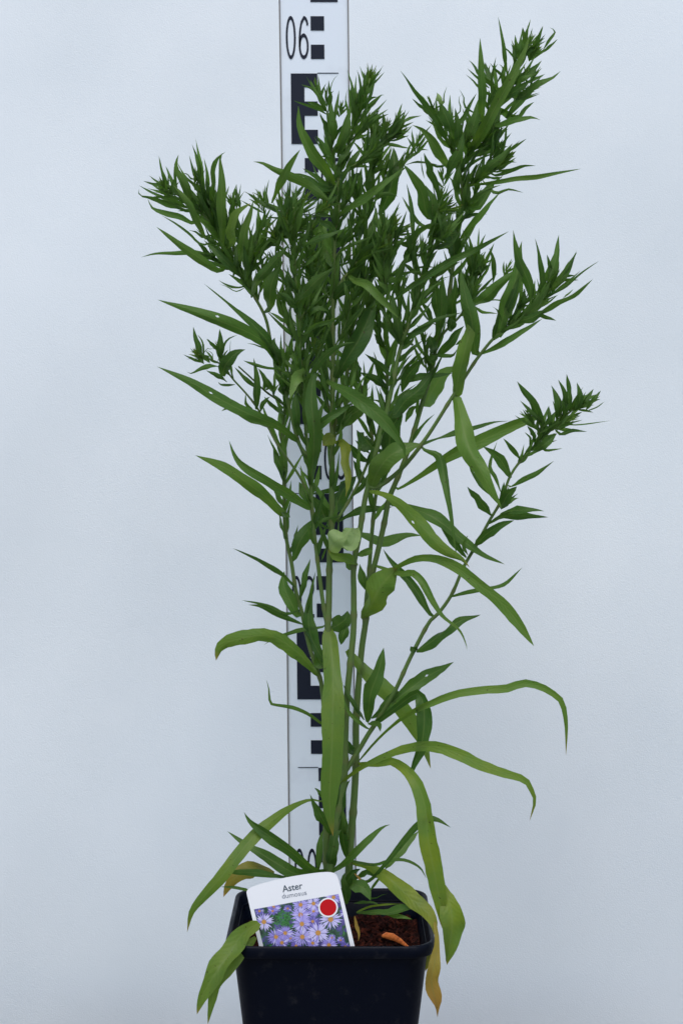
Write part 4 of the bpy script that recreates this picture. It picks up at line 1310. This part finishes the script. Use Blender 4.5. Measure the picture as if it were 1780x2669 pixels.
L('e', 42, [(905, 1260), (1000, 1130), (1085, 1028)], z=-0.6, rnd=0.5)
L('e', 54, [(720, 1345), (880, 1290), (1000, 1245), (1065, 1247)], z=-0.4, rnd=0.3)
L('e', 86, [(750, 1580), (900, 1430), (1030, 1330), (1112, 1216)], z=0.6, e=2.0, rnd=0.5)
L('e', 46, [(990, 1430), (1080, 1350), (1142, 1298)], z=0.6, rnd=0.3)
L('e', 34, [(970, 1490), (1060, 1410), (1142, 1376)], z=0.6, rnd=0.3)
L('e', 40, [(940, 1520), (1100, 1470), (1220, 1430), (1335, 1430)], z=0.6, e=1.8, rnd=0.2)
L('e', 18, [(965, 1400), (1000, 1280), (1017, 1168)], z=0.6)
L('e', 16, [(925, 1370), (935, 1320), (920, 1290)], z=0.6)
L('e', 66, [(350, 1590), (310, 1440), (270, 1308)], z=0.6, rnd=0.3)
L('e', 24, [(420, 1440), (270, 1395), (105, 1412)], z=0.4, rnd=0.1)
L('e', 20, [(170, 1340), (240, 1275), (320, 1282)], z=-1.8, rnd=0.3)
L('e', 12, [(275, 1550), (250, 1430), (245, 1338)], z=0.2)
L('e', 60, [(700, 1150), (715, 1010), (690, 915)], z=0.0, rnd=0.7)
L('e', 50, [(615, 1010), (690, 885), (772, 738)], z=0.0, rnd=0.3)
L('e', 14, [(612, 920), (600, 790), (645, 745)], z=0.2)
L('e', 18, [(668, 880), (650, 780), (603, 698)], z=0.2, rnd=0.3)
L('u', 30, [(585, 1088), (800, 1060), (900, 1045), (1020, 1037), (1150, 1010), (1286, 985)], z=0.8, e=3.2, rnd=0.4, y=0.1, peak=0.5)
L('u', 18, [(780, 1125), (860, 1105), (950, 1125)], z=0.8, rnd=0.4)
L('u', 24, [(640, 1170), (720, 1110), (820, 1080)], z=0.8, rnd=0.4)
# --- right middle
L('q', 88, [(805, 850), (840, 700), (880, 570), (915, 450), (940, 285)], z=2.4, e=3.6, roll=(10, -10), rnd=0.5, y=0.05, base=0.7)
L('q', 40, [(850, 700), (890, 600), (930, 470)], z=2.8, rnd=0.1)
L('q', 60, [(995, 680), (985, 560), (940, 440), (905, 330), (888, 220)], z=2.6, e=4.0, rnd=0.4)
L('q', 72, [(620, 690), (740, 610), (830, 520), (915, 450)], z=1.6, e=2.6, rnd=0.5)
L('q', 30, [(1055, 600), (1055, 470), (1040, 370), (1016, 270)], z=3.2, rnd=0.1)
L('q', 46, [(1085, 590), (1110, 480), (1140, 370), (1155, 250)], z=3.2, rnd=0.4)
L('q', 22, [(1090, 500), (1100, 430), (1085, 365)], z=3.0, rnd=0.2)
L('q', 18, [(1130, 520), (1145, 460), (1158, 405)], z=3.2)
L('q', 40, [(1110, 590), (1170, 510), (1220, 430), (1262, 350)], z=3.2, rnd=0.3)
L('q', 14, [(1100, 610), (1200, 550), (1290, 470), (1390, 403)], z=3.2, e=4.6, rnd=0.2)
L('q', 34, [(1040, 710), (1150, 650), (1260, 590), (1355, 508)], z=3.0, e=4.6, rnd=0.5)
L('q', 10, [(1180, 620), (1215, 590), (1240, 568)], z=3.0)
L('q', 20, [(1130, 520), (1200, 515), (1270, 515)], z=3.0, rnd=0.3)
L('q', 20, [(1150, 510), (1200, 492), (1248, 488)], z=3.0)
L('q', 44, [(910, 760), (1000, 690), (1060, 610), (1110, 510)], z=3.0, rnd=0.5, pale=0.05)
L('q', 60, [(900, 765), (990, 735), (1080, 690)], z=3.0, rnd=0.2)
L('q', 26, [(1040, 715), (1090, 735), (1140, 752)], z=3.0, rnd=0.1)
L('q', 28, [(945, 690), (955, 620), (950, 560)], z=2.8, rnd=0.2)
L('q', 40, [(700, 950), (800, 900), (920, 830), (1060, 740)], z=2.2, e=4.0, rnd=0.4, base=0.4)
L('q', 12, [(820, 640), (760, 635), (720, 640)], z=2.0)
L('q', 12, [(805, 715), (795, 690), (765, 668)], z=2.6)
L('q', 18, [(700, 700), (750, 705), (800, 712)], z=2.0)
L('q', 88, [(545, 1205), (570, 1060), (610, 920), (640, 800), (630, 680)], z=2.0, e=3.0, roll=(8, -8), rnd=0.9, y=0.18, base=0.75, peak=0.35, tip=2.2)
L('q', 96, [(670, 940), (660, 830), (640, 720), (610, 620), (585, 430)], z=2.4, e=3.2, rnd=0.4, base=0.4, peak=0.3)
L('q', 26, [(290, 830), (370, 780), (470, 735), (590, 705)], z=1.8, e=2.6, rnd=0.2, base=0.8)
L('g', 96, [(375, 780), (350, 600), (310, 420), (285, 245)], z=1.8, e=2.4, rnd=0.2, base=0.6)
L('g', 70, [(365, 780), (280, 620), (200, 460), (150, 380)], z=1.8, e=2.6, rnd=0.05, base=0.6)
L('g', 70, [(400, 790), (480, 680), (620, 610), (720, 540)], z=1.9, rnd=0.1, base=0.5)
L('g', 110, [(700, 790), (760, 620), (780, 400), (795, 55)], z=0.2, rnd=0.3, base=0.3, peak=0.55)
L('g', 100, [(760, 540), (740, 380), (720, 230), (725, 65)], z=0.6, rnd=0.2)
L('g', 100, [(890, 620), (900, 400), (930, 200), (915, 60)], z=0.6, rnd=0.1)
L('g', 100, [(710, 850), (680, 740), (660, 680)], z=0.6, rnd=0.1, base=0.7)
L('g', 100, [(740, 900), (830, 800), (920, 690), (1015, 585)], z=1.0, rnd=0.1, base=0.5)
L('g', 44, [(740, 890), (850, 890), (910, 880), (945, 822)], z=1.2, rnd=0.2)
L('g', 110, [(380, 1260), (430, 1120), (520, 1000), (620, 890)], z=-0.8, rnd=0.2, base=0.4)
L('g', 110, [(640, 960), (690, 930), (750, 900)], z=0.8, rnd=0.3, base=0.8)
L('g', 70, [(360, 1190), (500, 1130), (650, 1100), (900, 1070)], z=0.2, e=-1.5, rnd=0.2)
L('g', 180, [(620, 1390), (680, 1250), (770, 1120), (870, 1040), (960, 1010)], z=-1.4, e=-2.6, roll=(10, -10), rnd=0.9, pale=0.08, base=0.5)
L('g', 160, [(300, 1500), (420, 1360), (560, 1230), (720, 1020)], z=-0.4, e=-0.2, rnd=0.2, base=0.4)
L('g', 70, [(420, 1568), (470, 1450), (540, 1400)], z=-0.6, rnd=0.4)
L('g', 46, [(355, 1130), (400, 1040), (490, 940), (575, 852)], z=-0.6, rnd=0.1)
L('g', 18, [(375, 1040), (430, 930), (492, 870)], z=-0.6)
L('g', 60, [(690, 520), (640, 430), (560, 310)], z=-0.4, rnd=0.2)
L('g', 26, [(670, 540), (590, 440), (450, 220), (370, 90)], z=-0.8, e=-1.4, rnd=0.4)
L('g', 14, [(470, 590), (520, 520), (590, 470)], z=1.4)
L('g', 110, [(860, 640), (880, 560), (860, 500)], z=1.0, rnd=0.0, base=0.6)
L('g', 60, [(990, 440), (1040, 380), (1080, 200), (1130, 60)], z=1.0, rnd=0.1)
L('g', 40, [(930, 780), (990, 740), (1040, 720)], z=0.5, rnd=0.2)
L('f', 200, [(1450, 1568), (1430, 1400), (1480, 1200), (1568, 1050)], z=-1.2, rnd=0.0, base=0.5)
# --- fill along the leafy shoots
dress('A', 0.84, 1.0, 34, (45, 95), (9, 16))
dress('A', 0.62, 0.84, 16, (70, 120), (12, 20))
dress('B', 0.80, 1.0, 34, (50, 100), (10, 17))
dress('C', 0.72, 1.0, 60, (45, 95), (9, 17))
dress('D', 0.68, 1.0, 22, (50, 95), (9, 15))
dress('E', 0.60, 1.0, 22, (60, 110), (12, 19))
dress('F', 0.15, 1.0, 34, (50, 100), (9, 17))
dress('G', 0.70, 1.0, 20, (60, 110), (12, 20))
dress('H', 0.52, 1.0, 52, (50, 105), (10, 18))
dress('I', 0.55, 1.0, 64, (50, 100), (9, 17))
dress('J', 0.78, 1.0, 8, (25, 50), (7, 11))
dress('K', 0.80, 1.0, 24, (40, 80), (9, 14))
dress('N', 0.45, 1.0, 14, (60, 100), (12, 18))
dress('O', 0.40, 1.0, 30, (60, 110), (12, 20))
dress('P', 0.50, 1.0, 24, (60, 105), (11, 18))
dress('Q', 0.35, 1.0, 22, (40, 80), (9, 14))
dress('R', 0.1, 1.0, 16, (40, 80), (9, 14))
dress('S', 0.2, 1.0, 14, (35, 65), (7, 11))
dress('T', 0.1, 0.95, 30, (40, 80), (8, 13))
dress('U', 0.1, 1.0, 34, (40, 80), (8, 13))
dress('V', 0.1, 1.0, 30, (50, 95), (9, 16))
dress('W', 0.1, 1.0, 18, (40, 80), (9, 14))
dress('X', 0.2, 1.0, 14, (35, 65), (7, 12))
dress('Y', 0.45, 1.0, 22, (45, 90), (9, 15))
dress('Z', 0.1, 1.0, 18, (40, 80), (9, 14))
# --- leafy side shoots that thicken the crown
for key, lst in {
    'I': [(.55, 38, 150), (.62, 32, 150), (.70, 32, 140), (.78, 28, 110), (.66, -26, 100), (.85, -22, 70)],
    'H': [(.55, -24, 140), (.60, 24, 150), (.68, -28, 150), (.74, 30, 130), (.80, -35, 120), (.85, 32, 120), (.92, -25, 70)],
    'A': [(.58, 24, 150), (.64, -25, 140), (.70, 25, 160), (.76, -30, 120), (.82, 34, 110), (.88, -32, 70), (.87, 26, 80)],
    'O': [(.50, -18, 130), (.60, 20, 130), (.75, -24, 120), (.88, 24, 90)],
    'P': [(.55, 22, 120), (.70, -24, 120), (.85, 25, 100), (.92, -25, 90)],
    'F': [(.30, 28, 110), (.50, -25, 110), (.70, 28, 100), (.88, -25, 70)],
    'B': [(.82, -30, 140), (.86, 24, 120), (.90, -32, 120), (.95, 28, 80)],
    'C': [(.60, -24, 110), (.68, 28, 100), (.74, -30, 130), (.78, 26, 110), (.84, -28, 90), (.87, 26, 90), (.91, -24, 60), (.94, 24, 60)],
    'E': [(.70, -20, 120), (.85, 20, 110)],
    'D': [(.76, -30, 80), (.86, -30, 70)],
    'U': [(.40, -28, 80), (.65, 24, 70)], 'T': [(.40, 28, 80), (.55, -25, 70)],
    'G': [(.80, -20, 110), (.90, 20, 110)], 'Y': [(.55, 25, 90), (.75, -25, 80)], 'Q': [(.5, -25, 70), (.7, 28, 60)],
    'V': [(.3, -28, 100), (.55, 26, 100), (.75, -26, 80)], 'K': [(.86, -30, 55), (.91, 25, 50)], 'R': [(.3, 24, 80)], 'Z': [(.4, 24, 70), (.6, -26, 70)],
}.items():
    for t, turn, ln_ in lst:
        twig(key, t, turn, ln_, int(ln_ / 13))
# --- scattered blades round the middle of the stems
dress('A', 0.42, 0.62, 12, (60, 110), (12, 19))
dress('H', 0.18, 0.52, 12, (60, 110), (12, 19))
dress('E', 0.20, 0.60, 10, (60, 105), (12, 18))
dress('M', 0.15, 1.0, 9, (60, 105), (12, 18))
dress('N', 0.05, 0.45, 7, (55, 95), (11, 17))
dress('B', 0.60, 0.80, 9, (55, 95), (11, 17))
dress('C', 0.52, 0.70, 8, (55, 95), (11, 17))
dress('G', 0.52, 0.72, 8, (60, 100), (12, 18))
dress('P', 0.10, 0.50, 8, (60, 100), (12, 18))
dress('O', 0.05, 0.40, 8, (60, 100), (12, 18))

# growing tips (tile, x, y, direction, number, length)
for tl_, x, y, dx, dy, n, ln_, sp_, kw in [
    ('a', 300, 400, -0.45, -0.9, 26, 46, 66, {}), ('a', 630, 310, 0.1, -1, 14, 40, 40, {}), ('a', 760, 520, -0.2, -1, 10, 45, 30, {}),
    ('a', 1040, 520, 0.0, -1, 10, 48, 38, {}), ('a', 1250, 560, -0.5, -0.9, 14, 50, 45, {}), ('a', 990, 560, -0.4, -1, 8, 40, 40, {}),
    ('b', 690, 190, -0.25, -1, 12, 45, 35, {}), ('b', 790, 270, 0.0, -1, 12, 34, 45, {}), ('b', 940, 390, 0.2, -1, 14, 36, 55, {}),
    ('b', 1235, 60, 0.15, -1, 34, 46, 68, {}), ('b', 1290, 590, 0.3, -1, 14, 42, 50, {}), ('b', 1400, 580, 0.4, -1, 18, 48, 48, {}),
    ('b', 1520, 570, 0.8, -0.7, 14, 44, 50, {}), ('b', 465, 1340, 0.05, -0.9, 40, 58, 85, dict(toward=0.9)),
    ('b', 330, 1350, -0.3, -1, 14, 50, 50, {}), ('b', 560, 1330, 0.4, -1, 12, 46, 40, {}), ('b', 120, 1300, -0.5, -0.9, 12, 46, 45, {}),
    ('c', 770, 240, 0.9, -0.5, 22, 46, 55, dict(d=3.2)), ('c', 1010, 720, 0.5, -1, 16, 48, 45, {}), ('c', 650, 740, 0.0, -1, 18, 44, 60, dict(d=1.5)),
    ('c', 600, 850, -0.4, -1, 14, 44, 60, dict(d=0.8)), ('c', 240, 500, -0.5, -0.8, 16, 48, 60, dict(d=2.5)), ('c', 430, 520, 0.1, -1, 16, 46, 55, {}),
    ('d', 300, 810, 0.5, -1, 20, 50, 48, {}), ('d', 400, 850, 0.9, -0.5, 14, 44, 50, {}), ('d', 850, 590, 0.8, -0.7, 26, 55, 55, dict(d=2.2)),
    ('d', 780, 500, 0.1, -1, 18, 52, 40, {}), ('d', 900, 640, 1, -0.15, 14, 48, 40, dict(d=2.4)), ('d', 800, 880, 0.9, -0.3, 18, 46, 60, dict(d=2.0)),
    ('d', 1110, 1130, 0.15, -1, 16, 50, 45, {}), ('d', 1140, 1440, 0.3, -1, 20, 46, 60, dict(d=1.4)), ('d', 620, 1040, 0.8, -0.5, 12, 46, 40, {}),
    ('d', 200, 1000, 0.8, -0.6, 16, 48, 50, {}), ('d', 90, 160, 0.4, -1, 14, 44, 50, {}),
    ('e', 1280, 250, 0.45, -1, 24, 52, 50, {}), ('e', 1340, 330, 0.6, -0.9, 16, 46, 55, {}), ('e', 1150, 330, -0.1, -1, 12, 44, 35, {}),
    ('e', 225, 1190, 0.25, -1, 16, 44, 45, {}), ('e', 340, 850, -0.4, -1, 10, 42, 35, {}), ('e', 690, 960, -0.1, -1, 12, 42, 45, {}),
    ('e', 880, 540, -0.1, -1, 14, 48, 40, {}), ('e', 1330, 560, 0.7, -0.8, 14, 46, 50, {}), ('e', 1250, 720, 0.8, -0.6, 16, 48, 50, {}),
    ('e', 1080, 1330, 0.8, -0.6, 12, 44, 40, {}), ('e', 450, 1500, -0.1, -1, 12, 40, 45, {}),
    ('j', 175, 1090, -0.5, -0.8, 20, 32, 66, {}), ('j', 470, 1010, 0.0, -1, 12, 36, 50, {}), ('j', 1060, 1470, 0.3, -1, 8, 30, 50, {}),
    ('l', 1400, 110, 0.8, -0.6, 22, 48, 50, {}), ('l', 1280, 200, 0.5, -0.8, 18, 50, 50, {}), ('l', 1080, 190, -0.3, -1, 12, 44, 50, {}),
    ('l', 940, 640, 0.1, -1, 12, 44, 45, {}), ('l', 1240, 130, 0.1, -1, 10, 40, 45, {}),
    ('q', 1080, 560, 0.5, -0.9, 14, 52, 45, {}), ('q', 1130, 500, 0.3, -1, 12, 52, 35, {}), ('q', 700, 400, 0.5, -0.9, 12, 40, 45, {}),
    ('q', 640, 560, 0.4, -0.8, 14, 40, 60, {}), ('q', 860, 440, 0.4, -0.8, 10, 40, 50, {}), ('q', 970, 1290, -0.4, -0.9, 10, 36, 50, {}),
]:
    tipcluster(*tl(tl_, x, y), dx, dy, n, ln_, sp_, **kw)

LEAVES.sort(key=lambda q: -q['area'])
for q in LEAVES[:300]:
    V, F, TN, SPN = q['g']
    o = obj('leaf', V, F, leaf_mat, plant, True)
    set_attr(o.data, 'tone', TN)
    set_attr(o.data, 'span', SPN)
if len(LEAVES) > 300:
    V, F, TN, SPN = [], [], [], []
    for q in LEAVES[300:]:
        o_ = len(V)
        g = q['g']
        V += g[0]
        F += [tuple(i + o_ for i in fc) for fc in g[1]]
        TN += g[2]
        SPN += g[3]
    o = obj('small_leaves', V, F, leaf_mat, plant, True)
    o['kind'] = 'stuff'
    set_attr(o.data, 'tone', TN)
    set_attr(o.data, 'span', SPN)
print('leaves', len(LEAVES))
# ------------------------------------------------------------------ plant label
CA = R(10)
CN = Vector((0, -math.cos(CA), math.sin(CA)))
CP = at(800, 2465, 5.15)


def cpt(x, y, out=0.0):
    """A point of the card's face, from tile 'v' pixels; out = metres proud of the face."""
    return on_plane(*tl('v', x, y), CP, CN) + CN * out


card_mat = mat('white_card', (0.80, 0.82, 0.85), 0.3, 0.5)
n1 = noise(card_mat, 8, 2)
cr = ramp(card_mat, [(0.3, (0.78, 0.80, 0.83)), (0.7, (0.82, 0.84, 0.87))])
ln(card_mat, n1.outputs[0], cr.inputs[0])
ln(card_mat, cr.outputs[0], bsdf(card_mat).inputs['Base Color'])
photo_mat = mat('photo_print', (0.05, 0.06, 0.08), 0.3, 0.5)
n1 = noise(photo_mat, 190, 5, rough=0.65)
cr = ramp(photo_mat, [(0.28, (0.012, 0.012, 0.035)), (0.42, (0.015, 0.045, 0.03)), (0.50, (0.03, 0.10, 0.04)),
                      (0.56, (0.06, 0.05, 0.20)), (0.75, (0.18, 0.15, 0.45))])
ln(photo_mat, n1.outputs[0], cr.inputs[0])
ln(photo_mat, cr.outputs[0], bsdf(photo_mat).inputs['Base Color'])
red_mat = mat('red_print', (0.50, 0.004, 0.008), 0.45, 0.2)
ink_mat = mat('grey_ink', (0.055, 0.085, 0.11), 0.4, 0.4)
ink2_mat = mat('light_grey_ink', (0.16, 0.19, 0.24), 0.4, 0.4)
gold_mat = mat('yellow_print', (0.52, 0.26, 0.06), 0.35, 0.4)
petal_mats = [mat('petal_print', c, 0.3, 0.5) for c in
              ((0.38, 0.34, 0.74), (0.28, 0.24, 0.64), (0.56, 0.53, 0.84), (0.15, 0.12, 0.45))]
green_mat = mat('green_print', (0.05, 0.22, 0.05), 0.35, 0.4)

card_base = cpt(790, 1400)
label = empty('plant_label', card_base)
tag(label, 'tilted white plant label reading Aster dumosus with purple flower photo and red dot', 'plant label')
outline = [(105, 402), (108, 384), (118, 366), (136, 349), (160, 336), (210, 316), (320, 281), (450, 246), (580, 218), (700, 196),
           (800, 180), (900, 166), (1000, 155), (1060, 151), (1115, 153), (1150, 162), (1176, 177), (1193, 198), (1204, 226),
           (1245, 375), (1310, 650), (1410, 1072), (1495, 1430), (390, 1430), (255, 1035), (180, 730)]
n_ = len(outline)
TH = 0.0006
v = [cpt(*p) for p in outline] + [cpt(*p) - CN * TH for p in outline]
obj('card', v, [tuple(range(n_)), tuple(range(2 * n_ - 1, n_ - 1, -1))] +
    [(i, i + n_, (i + 1) % n_ + n_, (i + 1) % n_) for i in range(n_)], card_mat, label)
PANEL = [(195, 600), (1210, 415), (1375, 1150), (335, 1150)]
# print layers, each a hair proud of the one below
panel = obj('printed_photo', [cpt(x, y, 0.00012) for x, y in PANEL], [(0, 1, 2, 3)], photo_mat, label)


def clip(poly):
    """Clip a polygon to the printed photo's outline."""
    m = len(PANEL)
    for i in range(m):
        ax, ay = PANEL[i]
        bx, by = PANEL[(i + 1) % m]
        ins = lambda p: (bx - ax) * (p[1] - ay) - (by - ay) * (p[0] - ax) >= 0
        out = []
        for k in range(len(poly)):
            p, q = poly[k - 1], poly[k]
            ip, iq = ins(p), ins(q)
            if ip != iq:
                d1 = (bx - ax) * (p[1] - ay) - (by - ay) * (p[0] - ax)
                d2 = (bx - ax) * (q[1] - ay) - (by - ay) * (q[0] - ax)
                t = d1 / (d1 - d2)
                out.append((p[0] + (q[0] - p[0]) * t, p[1] + (q[1] - p[1]) * t))
            if iq:
                out.append(q)
        poly = out
        if not poly:
            break
    return poly


def printed(name, polys, out, mats, parent):
    """polys: list of (polygon, material index); a flat print."""
    V, F, MI = [], [], []
    for poly, mi in polys:
        poly = clip(poly)
        if len(poly) < 3:
            continue
        o_ = len(V)
        V += [cpt(x, y, out) for x, y in poly]
        F.append(tuple(range(o_, o_ + len(poly))))
        MI.append(mi)
    if not F:
        return None
    o = obj(name, V, F, None, parent)
    for m_ in mats:
        o.data.materials.append(m_)
    o.data.polygons.foreach_set('material_index', MI)
    return o


polys = []
for k in range(110):
    x, y = rng.gauss(545, 55), rng.gauss(715, 60)
    if k % 3 == 0:
        x, y = rng.uniform(250, 1340), rng.uniform(560, 1060)
    a, l_ = rng.uniform(0, 6.28), rng.uniform(18, 42)
    dx, dy = math.cos(a) * l_, math.sin(a) * l_
    polys.append(([(x - dx, y - dy), (x - dy * 0.22, y + dx * 0.22), (x + dx, y + dy), (x + dy * 0.22, y - dx * 0.22)], 0))
printed('printed_foliage', polys, 0.00016, [green_mat], label)
flowers = [(430, 575, 85, 1), (260, 620, 60, 3), (600, 590, 55, 3), (420, 620, 60, 3), (1150, 455, 95, 1), (910, 620, 75, 1),
           (900, 745, 75, 3), (1290, 640, 70, 3), (910, 530, 95, 2), (755, 545, 100, 0), (755, 665, 112, 0), (770, 775, 115, 0),
           (1115, 720, 135, 2), (315, 750, 115, 2), (460, 930, 108, 1), (635, 945, 62, 1), (570, 885, 100, 1), (530, 1000, 90, 1),
           (1235, 970, 52, 3), (1130, 940, 50, 1), (700, 1040, 75, 3), (1290, 1050, 70, 3), (775, 930, 118, 0), (900, 1005, 82, 1),
           (1095, 1030, 105, 1), (965, 882, 135, 2)]
for fi, (x, y, r, mi) in enumerate(flowers):
    polys = []
    r *= 1.14
    np_ = rng.randint(20, 26)
    sq = rng.uniform(0.86, 1.0)
    for k in range(np_):
        a = 2 * math.pi * k / np_ + rng.uniform(-0.08, 0.08)
        rr = r * rng.uniform(0.82, 1.05)
        ca, sa = math.cos(a), math.sin(a) * sq
        w_ = r * rng.uniform(0.065, 0.10)
        p = [(x + ca * r * 0.12, y + sa * r * 0.12), (x + ca * rr * 0.6 - sa * w_, y + sa * rr * 0.6 + ca * w_),
             (x + ca * rr, y + sa * rr), (x + ca * rr * 0.6 + sa * w_, y + sa * rr * 0.6 - ca * w_)]
        m_ = mi if rng.random() < 0.7 else rng.choice((0, 1, 2))
        polys.append((p, m_))
    polys.append(([(x + r * 0.21 * math.cos(i * 0.524), y + r * 0.21 * math.sin(i * 0.524)) for i in range(12)], 4))
    # later flowers overlap earlier ones; the disc is nudged up inside its own mesh
    o = printed('printed_flower', polys, 0.0002 + fi * 0.000012, petal_mats + [gold_mat], panel)
    if o:
        for v_ in o.data.polygons[len(o.data.polygons) - 1].vertices:
            o.data.vertices[v_].co += CN * 0.000006
        for pi, pl in enumerate(o.data.polygons):      # petals fan a touch so that none share a plane
            if pi < len(o.data.polygons) - 1:
                for v_ in pl.vertices:
                    o.data.vertices[v_].co += CN * (0.000004 * (pi % 2))


def disc(name, cx, cy, r, out, material):
    obj(name, [cpt(cx + r * math.cos(i * math.pi / 24), cy + r * math.sin(i * math.pi / 24), out) for i in range(48)],
        [tuple(range(48))], material, label)


disc('sticker_ring', 1085, 578, 118, 0.00062, card_mat)
disc('red_dot', 1085, 576, 99, 0.00070, red_mat)


def lettering(text, p0, p1, cap, material, bold=0.0):
    """Printed word: font outlines laid on the card between baseline points p0 and p1 (tile pixels)."""
    cu = bpy.data.curves.new('lettering', 'FONT')
    cu.body = text
    cu.size = 1.0
    cu.offset = bold
    cu.resolution_u = 4
    tmp = bpy.data.objects.new('lettering_source', cu)
    COL.objects.link(tmp)
    dg = bpy.context.evaluated_depsgraph_get()
    me = bpy.data.meshes.new_from_object(tmp.evaluated_get(dg))
    bpy.data.objects.remove(tmp)
    xs = [q.co.x for q in me.vertices]
    ys_ = [q.co.y for q in me.vertices]
    x0, x1, yt = min(xs), max(xs), max(ys_)
    dx, dy = p1[0] - p0[0], p1[1] - p0[1]
    l_ = math.hypot(dx, dy)
    ux, uy = dx / l_, dy / l_
    for q in me.vertices:
        u = (q.co.x - x0) / (x1 - x0) * l_
        h_ = q.co.y / yt * cap
        q.co = cpt(p0[0] + ux * u + uy * h_, p0[1] + uy * u - ux * h_, 0.00015)
    me.materials.clear()
    me.materials.append(material)
    o = bpy.data.objects.new('lettering', me)
    COL.objects.link(o)
    o.parent = label
    o.matrix_parent_inverse = label.matrix_world.inverted()


lettering('Aster', (541, 395), (783, 350), 80, ink_mat, 0.012)
lettering('dumosus', (536, 472), (830, 424), 56, ink2_mat, 0.0)
